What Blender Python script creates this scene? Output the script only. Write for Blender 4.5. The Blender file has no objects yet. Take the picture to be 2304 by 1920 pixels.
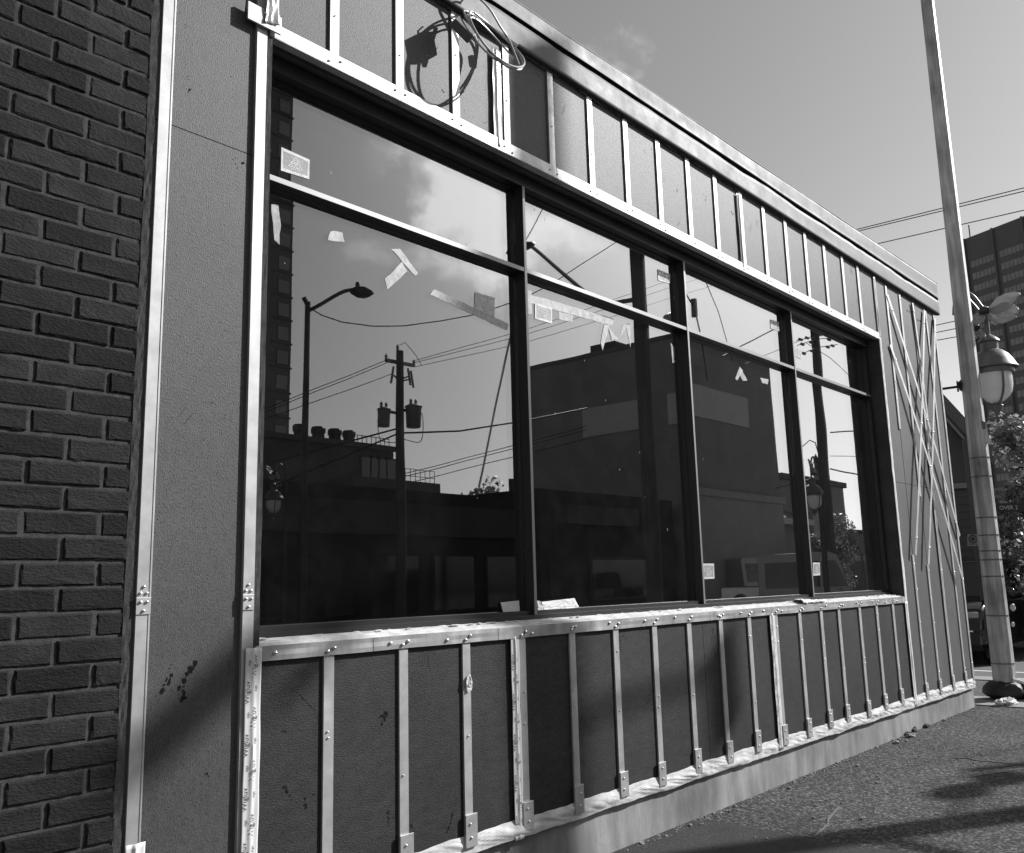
import bpy, math, random
from mathutils import Vector, Matrix, noise as mnoise
random.seed(7)
S = bpy.context.scene
COL = S.collection
PI = math.pi
rad = math.radians

# ------------------------------------------------------------------ camera
CAM = Vector((0.0, -3.2, 1.5))
EUL = (rad(99.98531), rad(1.474792), rad(-48.06465))
FPX = 2026.393
from mathutils import Euler
RM = Euler(EUL, 'XYZ').to_matrix()
cd = bpy.data.cameras.new('camera')
cam = bpy.data.objects.new('camera', cd); COL.objects.link(cam)
cam.location = CAM; cam.rotation_euler = EUL
cd.sensor_fit = 'HORIZONTAL'; cd.sensor_width = 36.0; cd.lens = FPX / 2304 * 36
cd.clip_start = 0.05; cd.clip_end = 2000
S.camera = cam
GY = 0.165           # depth of the window glass behind the wall face

def vray(dx, dy):    # photo position (2100 x 1750 frame) -> viewing direction
    k = 2304 / 2100
    return RM @ Vector(((dx * k - 1152) / FPX, -(dy * k - 960) / FPX, -1.0))
def at(dx, dy, dist):     # world point at a horizontal distance from the viewpoint
    r = vray(dx, dy); h = math.hypot(r.x, r.y)
    return CAM + r * (dist / h)
def mir(dx, dy, Y):       # world point on the plane y=Y whose mirror image in the window shows there
    r = vray(dx, dy); t = (GY + 3.2) / r.y
    p = CAM + r * t
    q = Vector((r.x, -r.y, r.z))
    return p + q * ((Y - p.y) / q.y)

# ------------------------------------------------------------------ materials
def mat(name, col, rough=0.7, metal=0.0, spec=0.5, nscale=0, namt=0.0, bump=0.0, bscale=60, stretch=(1,1,1),
        wscale=0, wamt=0.0, bdist=0.01, rvar=0.0, speck=None):
    m = bpy.data.materials.new(name); m.use_nodes = True
    nt = m.node_tree; N = nt.nodes; L = nt.links
    b = N['Principled BSDF']
    b.inputs['Roughness'].default_value = rough
    b.inputs['Metallic'].default_value = metal
    b.inputs['Specular IOR Level'].default_value = spec
    b.inputs['Base Color'].default_value = (col, col, col, 1)
    tc = N.new('ShaderNodeTexCoord'); mp = N.new('ShaderNodeMapping'); mp.inputs['Scale'].default_value = stretch
    L.new(tc.outputs['Object'], mp.inputs['Vector'])
    cur = None
    def noise(sc, det=6, ro=0.6, vec=None):
        n = N.new('ShaderNodeTexNoise'); n.inputs['Scale'].default_value = sc
        n.inputs['Detail'].default_value = det; n.inputs['Roughness'].default_value = ro
        L.new(vec or mp.outputs['Vector'], n.inputs['Vector']); return n
    def mrange(sock, lo, hi, a=0.3, bb=0.7):
        r = N.new('ShaderNodeMapRange'); r.inputs['From Min'].default_value = a; r.inputs['From Max'].default_value = bb
        r.inputs['To Min'].default_value = lo; r.inputs['To Max'].default_value = hi
        L.new(sock, r.inputs['Value']); return r.outputs['Result']
    def mul(x, y):
        k = N.new('ShaderNodeMath'); k.operation = 'MULTIPLY'
        for i, v in enumerate((x, y)):
            if isinstance(v, (int, float)): k.inputs[i].default_value = v
            else: L.new(v, k.inputs[i])
        return k.outputs[0]
    val = None
    if namt:
        val = mrange(noise(nscale).outputs['Fac'], 1 - namt, 1 + namt)
    if wamt:
        w = mrange(noise(wscale, 4, 0.5, tc.outputs['Object']).outputs['Fac'], 1 - wamt, 1 + wamt)
        val = w if val is None else mul(val, w)
    if speck:
        vo = N.new('ShaderNodeTexVoronoi'); vo.inputs['Scale'].default_value = speck[0]
        L.new(mp.outputs['Vector'], vo.inputs['Vector'])
        sx = N.new('ShaderNodeSeparateColor'); L.new(vo.outputs['Color'], sx.inputs[0])
        pw = N.new('ShaderNodeMath'); pw.operation = 'POWER'; pw.inputs[1].default_value = speck[2]
        L.new(sx.outputs[0], pw.inputs[0])
        w = mrange(pw.outputs[0], 1, speck[1], 0, 1)
        val = w if val is None else mul(val, w)
    if val is not None:
        v = mul(val, col)
        cc = N.new('ShaderNodeCombineColor')
        for i in range(3): L.new(v, cc.inputs[i])
        L.new(cc.outputs[0], b.inputs['Base Color'])
    if rvar:
        L.new(mrange(noise(7, 4, .6).outputs['Fac'], rough - rvar, rough + rvar), b.inputs['Roughness'])
    if bump:
        bp = N.new('ShaderNodeBump'); bp.inputs['Strength'].default_value = bump; bp.inputs['Distance'].default_value = bdist
        L.new(noise(bscale, 5, 0.65).outputs['Fac'], bp.inputs['Height'])
        L.new(bp.outputs['Normal'], b.inputs['Normal'])
    return m

M = {}
M['brick'] = mat('brick_clay', 0.013, 0.8, spec=0.2, nscale=14, namt=0.35, bump=1.0, bscale=75, stretch=(0.8, 1, 1.7), bdist=0.007, wscale=5, wamt=0.25)
M['mortar'] = mat('mortar', 0.06, 0.95, spec=0.1, nscale=30, namt=0.3, bump=0.6, bscale=150, bdist=0.004)
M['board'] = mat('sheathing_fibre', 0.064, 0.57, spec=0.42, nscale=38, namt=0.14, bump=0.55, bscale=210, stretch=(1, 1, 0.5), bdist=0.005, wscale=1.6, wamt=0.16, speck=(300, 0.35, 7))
M['board_low_dim'] = mat('sheathing_fibre_dim', 0.032, 0.6, spec=0.22, nscale=26, namt=0.24, bump=0.7, bscale=170, stretch=(0.5, 1, 1.1), bdist=0.005, wscale=1.8, wamt=0.24, speck=(300, 0.4, 7))  # same sheathing, darker copy: weaker sheen low on the wall put into the colour
M['board_right'] = mat('sheathing_plain', 0.075, 0.57, spec=0.36, nscale=5, namt=0.08, bump=0.25, bscale=120, bdist=0.003, wscale=1.3, wamt=0.12)
M['galv'] = mat('galvanised_steel', 0.44, 0.5, metal=0.55, spec=0.5, nscale=9, namt=0.18, bump=0.06, bscale=25, bdist=0.003, rvar=0.08)
M['flange'] = mat('galvanised_flashing', 0.36, 0.5, metal=0.5, nscale=12, namt=0.28, bump=0.05, bscale=12, bdist=0.004, rvar=0.1, stretch=(1, 1, 0.4))
M['screw'] = mat('screw_head', 0.8, 0.3, metal=0.9)
M['white_tape'] = mat('white_tape', 0.62, 0.45, spec=0.4, nscale=14, namt=0.06)
M['membrane'] = mat('white_membrane', 0.55, 0.85, spec=0.15, nscale=14, namt=0.22, bump=0.3, bscale=30, bdist=0.006)
M['film'] = mat('crinkled_film', 0.32, 0.2, spec=0.8, nscale=20, namt=0.2)
M['ink'] = mat('printed_ink', 0.06, 0.6)
M['scuff'] = mat('pale_scuff', 0.085, 0.9, spec=0.1)
M['gouge'] = mat('gouge_dark', 0.012, 0.9, spec=0.1)
M['concrete'] = mat('foundation_concrete', 0.23, 0.88, spec=0.2, nscale=5, namt=0.3, bump=0.5, bscale=45, bdist=0.005, wscale=2.0, wamt=0.32, stretch=(1.6, 1, 0.5))
M['asphalt'] = mat('asphalt', 0.042, 0.9, spec=0.25, nscale=22, namt=0.45, bump=1.0, bscale=48, bdist=0.03, wscale=0.9, wamt=0.3, speck=(62, 4.5, 3.0))
M['asphalt_patch'] = mat('asphalt_patch', 0.036, 0.88, spec=0.25, nscale=3, namt=0.15, bump=1.0, bscale=85, bdist=0.01, wscale=1.5, wamt=0.2, speck=(120, 2.0, 4))
M['road'] = mat('road_asphalt', 0.10, 0.9, nscale=3, namt=0.12, bump=0.5, bscale=40, bdist=0.01)
M['pavement'] = mat('pavement_concrete', 0.25, 0.9, nscale=4, namt=0.1, bump=0.3, bscale=60, bdist=0.005)
M['soil'] = mat('soil', 0.09, 0.95, nscale=8, namt=0.5, bump=1.0, bscale=20, bdist=0.04)
M['sealant'] = mat('crack_filler', 0.10, 0.9, nscale=20, namt=0.3)
M['chalk'] = mat('road_paint', 0.6, 0.8, nscale=12, namt=0.2)
M['frame'] = mat('bronze_anodised', 0.022, 0.38, metal=0.0, spec=0.5, nscale=6, namt=0.08)
M['frame_sunlit'] = mat('bronze_sunlit_face', 0.22, 0.45, metal=0.5, spec=0.6)  # lighter copy of the frame bronze: sun on the cap fronts put into the colour
M['fascia'] = mat('prefinished_flashing', 0.15, 0.62, metal=0.0, spec=0.35, nscale=1.6, namt=0.08, bump=0.03, bscale=3.5, bdist=0.02, rvar=0.06)
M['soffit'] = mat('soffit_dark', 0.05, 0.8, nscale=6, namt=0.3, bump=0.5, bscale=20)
M['inside'] = mat('interior_dark', 0.03, 0.9)
M['inside_light'] = mat('interior_ceiling', 0.35, 0.9)
M['wood'] = mat('weathered_wood', 0.075, 0.85, nscale=5, namt=0.3, bump=0.6, bscale=25, stretch=(3, 3, 0.2))
M['pole_conc'] = mat('cast_pole', 0.40, 0.52, metal=0.4, spec=0.6, nscale=9, namt=0.35, bump=0.3, bscale=60, stretch=(2.5, 2.5, 0.22), bdist=0.004, wscale=2.5, wamt=0.35)
M['dark_metal'] = mat('dark_metal', 0.05, 0.45, metal=0.4)
M['black'] = mat('black_rubber', 0.018, 0.6)
M['cable'] = mat('armoured_cable', 0.42, 0.38, metal=0.6)
M['box'] = mat('junction_box', 0.14, 0.45, metal=0.4)
M['grey_metal'] = mat('painted_metal', 0.14, 0.42, metal=0.3, spec=0.5)
M['petal'] = mat('petal_sheet', 0.30, 0.4, spec=0.4, nscale=3, namt=0.1)
M['globe'] = mat('frosted_globe', 0.88, 0.22, spec=0.6)
M['wall_dark'] = mat('dark_cladding', 0.12, 0.8, nscale=1.2, namt=0.12)
M['wall_mid'] = mat('render_wall', 0.25, 0.85, nscale=1.0, namt=0.12)
M['wall_light'] = mat('pale_panel', 0.34, 0.8, nscale=2, namt=0.08)
M['tower_wall'] = mat('tower_wall', 0.17, 0.8, nscale=0.3, namt=0.1)
M['office_wall'] = mat('office_wall', 0.10, 0.75, nscale=0.12, namt=0.1)
M['office_win'] = mat('office_glass', 0.17, 0.35, spec=0.6, nscale=0.5, namt=0.25)
M['win_dark'] = mat('window_glass', 0.02, 0.06, spec=0.8)
M['win_pale'] = mat('window_blind', 0.34, 0.5)
M['roof'] = mat('shingle_roof', 0.12, 0.85, nscale=6, namt=0.15, bump=0.4, bscale=14, stretch=(1, 1, 4))
M['trim'] = mat('white_trim', 0.55, 0.6)
M['siding'] = mat('clapboard', 0.075, 0.7)
M['car_dark'] = mat('black_car_paint', 0.012, 0.12, spec=0.8)
M['car_mid'] = mat('grey_car_paint', 0.30, 0.35, metal=0.4, spec=0.8)
M['car_light'] = mat('silver_car_paint', 0.75, 0.22, metal=0.5, spec=0.8)
M['chrome'] = mat('chrome', 0.8, 0.12, metal=1.0)
M['lamp_glass'] = mat('headlamp_glass', 0.35, 0.08, spec=0.9)
M['bark'] = mat('bark', 0.06, 0.9, nscale=8, namt=0.3, bump=0.8, bscale=12, stretch=(2, 2, 0.4))
M['block_wall'] = mat('block_wall', 0.23, 0.85, nscale=0.6, namt=0.14)
M['panel_pale'] = mat('blank_panel', 0.5, 0.8, nscale=1.5, namt=0.06)
M['eaves_board'] = mat('eaves_board', 0.22, 0.7)
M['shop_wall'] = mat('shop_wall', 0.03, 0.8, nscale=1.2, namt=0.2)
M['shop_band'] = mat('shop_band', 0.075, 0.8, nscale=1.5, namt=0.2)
M['stone'] = mat('stone_chip', 0.18, 0.9, nscale=20, namt=0.3)
M['stone_dark'] = mat('dark_stone_chip', 0.04, 0.9, nscale=20, namt=0.3)
M['plastic'] = mat('clear_plastic_bag', 0.6, 0.3, spec=0.6)
M['paper'] = mat('torn_paper', 0.55, 0.6, nscale=12, namt=0.1, bump=0.3, bscale=30)
M['sign_white'] = mat('sign_white', 0.65, 0.5)
M['sign_dark'] = mat('sign_dark', 0.03, 0.6)
M['ceramic'] = mat('glazed_insulator', 0.12, 0.2, spec=0.7)

def leaf_mat():
    m = bpy.data.materials.new('leaves'); m.use_nodes = True
    N = m.node_tree.nodes; L = m.node_tree.links; b = N['Principled BSDF']
    b.inputs['Roughness'].default_value = 0.45
    g = N.new('ShaderNodeNewGeometry')
    r = N.new('ShaderNodeMapRange'); r.inputs['To Min'].default_value = 0.06; r.inputs['To Max'].default_value = 0.2
    L.new(g.outputs['Random Per Island'], r.inputs['Value'])
    c = N.new('ShaderNodeCombineColor')
    for i in range(3): L.new(r.outputs[0], c.inputs[i])
    L.new(c.outputs[0], b.inputs['Base Color'])
    b.inputs['Transmission Weight'].default_value = 0.0
    return m
M['leaf'] = leaf_mat()
def vary_islands(m, lo, hi):      # each brick its own tone
    nt = m.node_tree; N = nt.nodes; L = nt.links; b = N['Principled BSDF']
    src = b.inputs['Base Color'].links[0].from_socket
    g = N.new('ShaderNodeNewGeometry'); r = N.new('ShaderNodeMapRange'); r.inputs['To Min'].default_value = lo; r.inputs['To Max'].default_value = hi
    L.new(g.outputs['Random Per Island'], r.inputs['Value'])
    v = N.new('ShaderNodeVectorMath'); v.operation = 'SCALE'; L.new(src, v.inputs[0]); L.new(r.outputs[0], v.inputs['Scale']); L.new(v.outputs[0], b.inputs['Base Color'])
vary_islands(M['brick'], .55, 1.7)
def shine_through(m, k):      # thin translucent sheet or frosted glass
    nt = m.node_tree; N = nt.nodes; L = nt.links; b = N['Principled BSDF']; o = N['Material Output']
    t = N.new('ShaderNodeBsdfTranslucent'); t.inputs[0].default_value = (.8,.8,.8,1); x = N.new('ShaderNodeMixShader'); x.inputs[0].default_value = k
    L.new(b.outputs[0], x.inputs[1]); L.new(t.outputs[0], x.inputs[2]); L.new(x.outputs[0], o.inputs['Surface'])
shine_through(M['globe'], .45); shine_through(M['petal'], .25); shine_through(M['leaf'], .12)

def glass_mat():
    m = bpy.data.materials.new('window_glazing'); m.use_nodes = True
    nt = m.node_tree; N = nt.nodes; L = nt.links
    N.clear()
    out = N.new('ShaderNodeOutputMaterial'); mix = N.new('ShaderNodeMixShader')
    tr = N.new('ShaderNodeBsdfTransparent'); tr.inputs[0].default_value = (0.4, 0.4, 0.4, 1)
    gl = N.new('ShaderNodeBsdfGlossy'); gl.inputs['Roughness'].default_value = 0.0
    gl.inputs[0].default_value = (1, 1, 1, 1)
    # coated double glazing: about a fifth reflected face-on, rising steeply towards grazing
    lw = N.new('ShaderNodeLayerWeight'); lw.inputs['Blend'].default_value = 0.5
    pw = N.new('ShaderNodeMath'); pw.operation = 'POWER'; pw.inputs[1].default_value = 2.6; L.new(lw.outputs['Facing'], pw.inputs[0])
    fr = N.new('ShaderNodeMath'); fr.operation = 'MULTIPLY_ADD'; fr.inputs[1].default_value = .82; fr.inputs[2].default_value = .165; L.new(pw.outputs[0], fr.inputs[0])
    tw = N.new('ShaderNodeTexCoord'); nw = N.new('ShaderNodeTexNoise'); nw.inputs['Scale'].default_value = 1.3; nw.inputs['Detail'].default_value = 1
    bw_ = N.new('ShaderNodeBump'); bw_.inputs['Strength'].default_value = .25; bw_.inputs['Distance'].default_value = .0025
    L.new(tw.outputs['Object'], nw.inputs['Vector']); L.new(nw.outputs['Fac'], bw_.inputs['Height']); L.new(bw_.outputs['Normal'], gl.inputs['Normal'])
    L.new(fr.outputs[0], mix.inputs[0]); L.new(tr.outputs[0], mix.inputs[1]); L.new(gl.outputs[0], mix.inputs[2])
    # faint dust film
    df = N.new('ShaderNodeBsdfDiffuse'); df.inputs[0].default_value = (0.5, 0.5, 0.5, 1)
    tc = N.new('ShaderNodeTexCoord'); no = N.new('ShaderNodeTexNoise'); no.inputs['Scale'].default_value = 5.5
    no.inputs['Detail'].default_value = 8; no.inputs['Roughness'].default_value = 0.7
    L.new(tc.outputs['Object'], no.inputs['Vector'])
    mr = N.new('ShaderNodeMapRange'); mr.inputs['From Min'].default_value = 0.45; mr.inputs['From Max'].default_value = 0.8
    mr.inputs['To Min'].default_value = 0.006; mr.inputs['To Max'].default_value = 0.018
    L.new(no.outputs['Fac'], mr.inputs['Value'])
    mx2 = N.new('ShaderNodeMixShader'); L.new(mr.outputs[0], mx2.inputs[0])
    L.new(mix.outputs[0], mx2.inputs[1]); L.new(df.outputs[0], mx2.inputs[2])
    L.new(mx2.outputs[0], out.inputs['Surface'])
    return m
M['glass'] = glass_mat()

def film_mat(name, alpha, col):
    m = bpy.data.materials.new(name); m.use_nodes = True
    nt = m.node_tree; N = nt.nodes; L = nt.links; b = N['Principled BSDF']
    b.inputs['Base Color'].default_value = (col, col, col, 1); b.inputs['Roughness'].default_value = 0.5
    tc = N.new('ShaderNodeTexCoord'); no = N.new('ShaderNodeTexNoise'); no.inputs['Scale'].default_value = 28; no.inputs['Detail'].default_value = 6
    mr = N.new('ShaderNodeMapRange'); mr.inputs['From Min'].default_value = .3; mr.inputs['From Max'].default_value = .7
    mr.inputs['To Min'].default_value = alpha*.65; mr.inputs['To Max'].default_value = min(1, alpha*1.3)
    L.new(tc.outputs['Object'], no.inputs['Vector']); L.new(no.outputs['Fac'], mr.inputs['Value']); L.new(mr.outputs[0], b.inputs['Alpha'])
    return m
M['sticker'] = film_mat('sticker_film', 0.32, 0.6)
M['sticker_edge'] = film_mat('sticker_border', 0.8, 0.62)
M['scotch'] = film_mat('clear_tape', 0.55, 0.6)
M['scotch_faint'] = film_mat('thin_clear_tape', 0.36, 0.7)

# ------------------------------------------------------------------ mesh builder
class MB:
    def __init__(s): s.v = []; s.f = []; s.mi = []; s.cur = 0
    def add(s, vs, fs):
        n = len(s.v); s.v += [tuple(v) for v in vs]
        for f in fs: s.f.append([i + n for i in f]); s.mi.append(s.cur)
    def box(s, x0, y0, z0, x1, y1, z1):
        if x0 > x1: x0, x1 = x1, x0
        if y0 > y1: y0, y1 = y1, y0
        if z0 > z1: z0, z1 = z1, z0
        s.add([(x0,y0,z0),(x1,y0,z0),(x1,y1,z0),(x0,y1,z0),(x0,y0,z1),(x1,y0,z1),(x1,y1,z1),(x0,y1,z1)],
              [(0,3,2,1),(4,5,6,7),(0,1,5,4),(1,2,6,5),(2,3,7,6),(3,0,4,7)])
        return s
    def bar(s, a, b, w, h, up=(0,0,1)):       # box section bar from a to b
        a = Vector(a); b = Vector(b); d = (b - a).normalized(); up = Vector(up)
        sx = d.cross(up)
        if sx.length < 1e-4: sx = d.cross(Vector((1,0,0)))
        sx.normalize(); sy = sx.cross(d).normalized()
        vs = []
        for p in (a, b):
            for i, j in ((-1,-1),(1,-1),(1,1),(-1,1)):
                vs.append(p + sx * (w/2*i) + sy * (h/2*j))
        s.add(vs, [(3,2,1,0),(4,5,6,7),(0,1,5,4),(1,2,6,5),(2,3,7,6),(3,0,4,7)])
        return s
    def tube(s, pts, r, n=8, cap=True):
        pts = [Vector(p) for p in pts]; k = len(pts)
        rs = r if isinstance(r, (list, tuple)) else [r] * k
        rings = []; ref = None
        for i, p in enumerate(pts):
            d = (pts[min(i+1,k-1)] - pts[max(i-1,0)])
            if d.length < 1e-9: d = Vector((0,0,1))
            d.normalize()
            if ref is None:
                ref = d.cross(Vector((0,0,1)))
                if ref.length < 1e-3: ref = d.cross(Vector((1,0,0)))
            ref = (ref - d * ref.dot(d))
            if ref.length < 1e-6: ref = d.orthogonal()
            ref.normalize(); u = d.cross(ref)
            rings.append([p + (ref * math.cos(2*PI*j/n) + u * math.sin(2*PI*j/n)) * rs[i] for j in range(n)])
        vs = [v for rg in rings for v in rg]; fs = []
        for i in range(k-1):
            for j in range(n):
                a = i*n+j; b = i*n+(j+1)%n
                fs.append((a, b, b+n, a+n))
        if cap: fs += [tuple(range(n))[::-1], tuple(range((k-1)*n, k*n))]
        s.add(vs, fs); return s
    def lathe(s, prof, c=(0,0,0), n=24, axis='z'):
        vs = []; fs = []
        c = Vector(c)
        for r, z in prof:
            for j in range(n):
                a = 2*PI*j/n
                p = Vector((r*math.cos(a), r*math.sin(a), z))
                if axis == 'x': p = Vector((p.z, p.x, p.y))
                if axis == 'y': p = Vector((p.x, p.z, p.y))
                vs.append(c + p)
        for i in range(len(prof)-1):
            for j in range(n):
                a = i*n+j; b = i*n+(j+1)%n
                fs.append((a, b, b+n, a+n))
        fs.append(tuple(range(n))[::-1]); fs.append(tuple(range((len(prof)-1)*n, len(prof)*n)))
        s.add(vs, fs); return s
    def prism(s, poly, lo, hi, axis='y'):     # poly in the plane across the axis
        def P(u, v, w):
            return {'y': (u, w, v), 'x': (w, u, v), 'z': (u, v, w)}[axis]
        n = len(poly)
        vs = [P(u, v, lo) for u, v in poly] + [P(u, v, hi) for u, v in poly]
        fs = [tuple(range(n)), tuple(range(n, 2*n))[::-1]]
        for i in range(n):
            j = (i+1) % n; fs.append((i, i+n, j+n, j))
        s.add(vs, fs); return s
    def grid(s, fn, nu, nv, thick=None):
        vs = [fn(i/nu, j/nv) for j in range(nv+1) for i in range(nu+1)]
        fs = [(j*(nu+1)+i, j*(nu+1)+i+1, (j+1)*(nu+1)+i+1, (j+1)*(nu+1)+i) for j in range(nv) for i in range(nu)]
        s.add(vs, fs); return s
    def blob(s, c, rx, ry, rz, jit=0.12, nu=10, nv=6, sd=0):
        c = Vector(c); vs = []; fs = []
        for j in range(nv+1):
            t = PI*j/nv
            for i in range(nu):
                a = 2*PI*i/nu
                d = Vector((math.sin(t)*math.cos(a), math.sin(t)*math.sin(a), math.cos(t)))
                k = 1 + jit*mnoise.noise(d*2.3 + Vector((sd*3.1, sd, 0)))*2
                vs.append(c + Vector((d.x*rx*k, d.y*ry*k, d.z*rz*k)))
        for j in range(nv):
            for i in range(nu):
                a = j*nu+i; b = j*nu+(i+1)%nu
                fs.append((a, a+nu, b+nu, b))
        s.add(vs, fs); return s
    def build(s, name, mats, parent=None, bevel=0.0, smooth=False, recalc=True, solid=0.0):
        me = bpy.data.meshes.new(name); me.from_pydata(s.v, [], s.f)
        if not isinstance(mats, (list, tuple)): mats = [mats]
        for m in mats: me.materials.append(m)
        for p, i in zip(me.polygons, s.mi): p.material_index = i
        import bmesh
        bm = bmesh.new(); bm.from_mesh(me)
        if recalc: bmesh.ops.recalc_face_normals(bm, faces=bm.faces)
        bm.to_mesh(me); bm.free()
        if smooth:
            me.polygons.foreach_set('use_smooth', [True]*len(me.polygons))
            try: me.set_sharp_from_angle(angle=rad(40))
            except Exception: pass
        o = bpy.data.objects.new(name, me); COL.objects.link(o)
        if parent is not None:
            o.parent = parent
            o.matrix_parent_inverse = wm(parent).inverted()
        if solid:
            md = o.modifiers.new('thickness', 'SOLIDIFY'); md.thickness = solid; md.offset = 0
        if bevel:
            md = o.modifiers.new('bevel', 'BEVEL'); md.width = bevel; md.segments = 2; md.limit_method = 'ANGLE'; md.angle_limit = rad(35)
        return o
def wm(o):
    m = o.matrix_basis.copy()
    if o.parent is not None: m = wm(o.parent) @ o.matrix_parent_inverse @ m
    return m
def tag(o, label=None, cat=None, group=None, kind=None):
    if label: o['label'] = label
    if cat: o['category'] = cat
    if group: o['group'] = group
    if kind: o['kind'] = kind
    return o
def thing(name, label, cat, loc=(0,0,0), group=None):
    o = bpy.data.objects.new(name, None); o.location = loc; o.empty_display_size = 0.2
    COL.objects.link(o); tag(o, label, cat, group); return o
def dup(root, loc, rz=0.0, label=None, scale=None):
    r = root.copy(); COL.objects.link(r); r.location = loc; r.rotation_euler = (0,0,rz)
    if label: r['label'] = label
    if scale: r.scale = (scale,)*3
    def rec(src, dst):
        for ch in list(src.children):
            c = ch.copy(); COL.objects.link(c); c.parent = dst; rec(ch, c)
    rec(root, r); return r
def text_mb(body, size, xf, align='CENTER'):   # xf maps (u, v) of the lettering to a world point
    cu = bpy.data.curves.new('lettering', 'FONT'); cu.body = body; cu.size = size; cu.align_x = align; cu.resolution_u = 3
    o = bpy.data.objects.new('lettering_source', cu); COL.objects.link(o)
    dg = bpy.context.evaluated_depsgraph_get()
    me = bpy.data.meshes.new_from_object(o.evaluated_get(dg))
    mb = MB(); mb.add([xf(v.co.x, v.co.y) for v in me.vertices], [tuple(p.vertices) for p in me.polygons])
    bpy.data.objects.remove(o); bpy.data.curves.remove(cu); bpy.data.meshes.remove(me)
    return mb
def nz(x, y=0.0, z=0.0): return mnoise.noise(Vector((x, y, z)))
K = 3.2
def fx(u): return u * K
def fz(u): return u * K + 1.5

# ================================================================== SETTING
g = MB(); g.add([(-400,-400,-0.14),(400,-400,-0.14),(400,400,-0.14),(-400,400,-0.14)], [(0,1,2,3)])
tag(g.build('ground', M['road']), kind='structure')
def sheet(name, m, x0, y0, x1, y1, z0, z1, nsub=0):
    mb = MB(); mb.box(x0, y0, z0, x1, y1, z1)
    return tag(mb.build(name, m), kind='structure')
sheet('forecourt', M['asphalt'], -20, -7.4, 11.55, 0.6, -0.3, 0.0)
# the older dark patch, laid 4 mm proud with a ragged edge
ys = [0.3 - i*0.12 for i in range(65)]
poly = [(-12, 0.3)] + [(5.3 + 0.03*nz(y*3.1, 2) + 0.015*nz(y*11, 5), y) for y in ys] + [(-12, ys[-1])]
mb = MB(); mb.prism(poly, -0.02, 0.004, 'z'); tag(mb.build('asphalt_patch', M['asphalt_patch']), kind='structure')
sheet('corner_pavement', M['pavement'], 11.55, -7.4, 12.32, 30, -0.3, 0.012)
sheet('verge_soil', M['soil'], 12.32, -7.4, 14.15, 30, -0.3, 0.006)
sheet('kerb', M['pavement'], 14.15, -7.4, 14.6, 30, -0.3, 0.02)
sheet('street_kerb', M['pavement'], -20, -7.75, 14.6, -7.4, -0.3, 0.02)
sheet('side_road', M['road'], 14.6, -7.4, 24.5, 90, -0.3, -0.105)
sheet('road_line', M['chalk'], 16.58, -7.0, 16.7, 60, -0.2, -0.100)
sheet('far_pavement', M['pavement'], -30, -21.5, 130, -17.4, -0.3, 0.0)
sheet('east_lot', M['pavement'], 24.5, -7.4, 130, 60, -0.3, 0.0)

# ================================================================== THE STOREFRONT
B = thing('storefront_building', 'single storey storefront under renovation with grey sheathing, metal straps and long dark window', 'building', (1.53, 0, 0))

def gouge_path(mb, pts, w, sd=0, y=-0.0015):
    for i in range(len(pts)-1):
        (x0, z0), (x1, z1) = pts[i], pts[i+1]
        n = max(3, int(math.hypot(x1-x0, z1-z0)/0.0055))
        for k in range(n):
            if nz(sd*5.7 + i*1.3 + k*0.47, 3) < -0.12: continue
            t = (k+0.5)/n; cx = x0+(x1-x0)*t + random.gauss(0, w*.45); cz = z0+(z1-z0)*t + random.gauss(0, w*.4)
            rr = w*random.choice((.25, .35, .5, .8)); m = 8
            mb.add([(cx + rr*math.cos(2*PI*j/m)*random.uniform(.3,1.2), y - 0.0004*((k+j) % 2), cz + 1.3*rr*math.sin(2*PI*j/m)*random.uniform(.3,1.2)) for j in range(m)] , [tuple(range(m))])
def board(x0, z0, x1, z1, m, gouges=(), name='sheathing_board'):
    mb = MB(); mb.box(x0, 0.0, z0, x1, 0.03, z1)
    mb.cur = 1
    for pts, w in gouges: gouge_path(mb, pts, w, sd=pts[0][0])
    return mb.build(name, [m, M['gouge']], B, recalc=True)
def scuffs(x0, z0, x1, z1, n, sd):
    rn = random.Random(sd); mb = MB()
    for i in range(n):
        cx, cz = rn.uniform(x0, x1), rn.uniform(z0, z1); L_ = rn.choice((.006, .01, .02, .07)); a = rn.gauss(1.2, .5); w = rn.uniform(.0008, .0022); m = 9
        for k in range(rn.choice((1, 1, 2, 4))):
            ox, oz = cx+rn.gauss(0, .015), cz+rn.gauss(0, .015)
            mb.add([(ox+L_*.5*math.cos(2*PI*j/m)*math.cos(a)-w*math.sin(2*PI*j/m)*math.sin(a)*rn.uniform(.4,1.2), -0.0011, oz+L_*.5*math.cos(2*PI*j/m)*math.sin(a)+w*math.sin(2*PI*j/m)*math.cos(a)*rn.uniform(.4,1.2)) for j in range(m)], [tuple(range(m))])
    mb.build('scuff_marks', M['scuff'], B)['kind'] = 'stuff'
def fpt(dx, dy, y=0.0):
    r = vray(dx, dy); p = CAM + r*((y+3.2)/r.y); return (p.x, p.z)
def gp(*ds): return [fpt(*d) for d in ds]
board(1.53, 0.27, 1.995, 3.340, M['board'], [
    (gp((352,1362),(352,1380),(345,1398),(336,1412),(322,1428)), .011),
    (gp((400,1352),(398,1368),(388,1372),(376,1392),(372,1410)), .013),
    (gp((372,1408),(378,1428),(368,1432),(384,1430)), .011),
    (gp((425,1582),(430,1600)), .006), (gp((398,822),(438,826)), .003), (gp((430,818),(432,832)), .004)])
board(1.53, 3.344, 1.995, 5.0, M['board'], [(gp((386,155),(388,172),(392,182),(386,190)), .006), (gp((378,178),(384,184)), .005), (gp((488,330),(505,336)), .007)])
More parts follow.
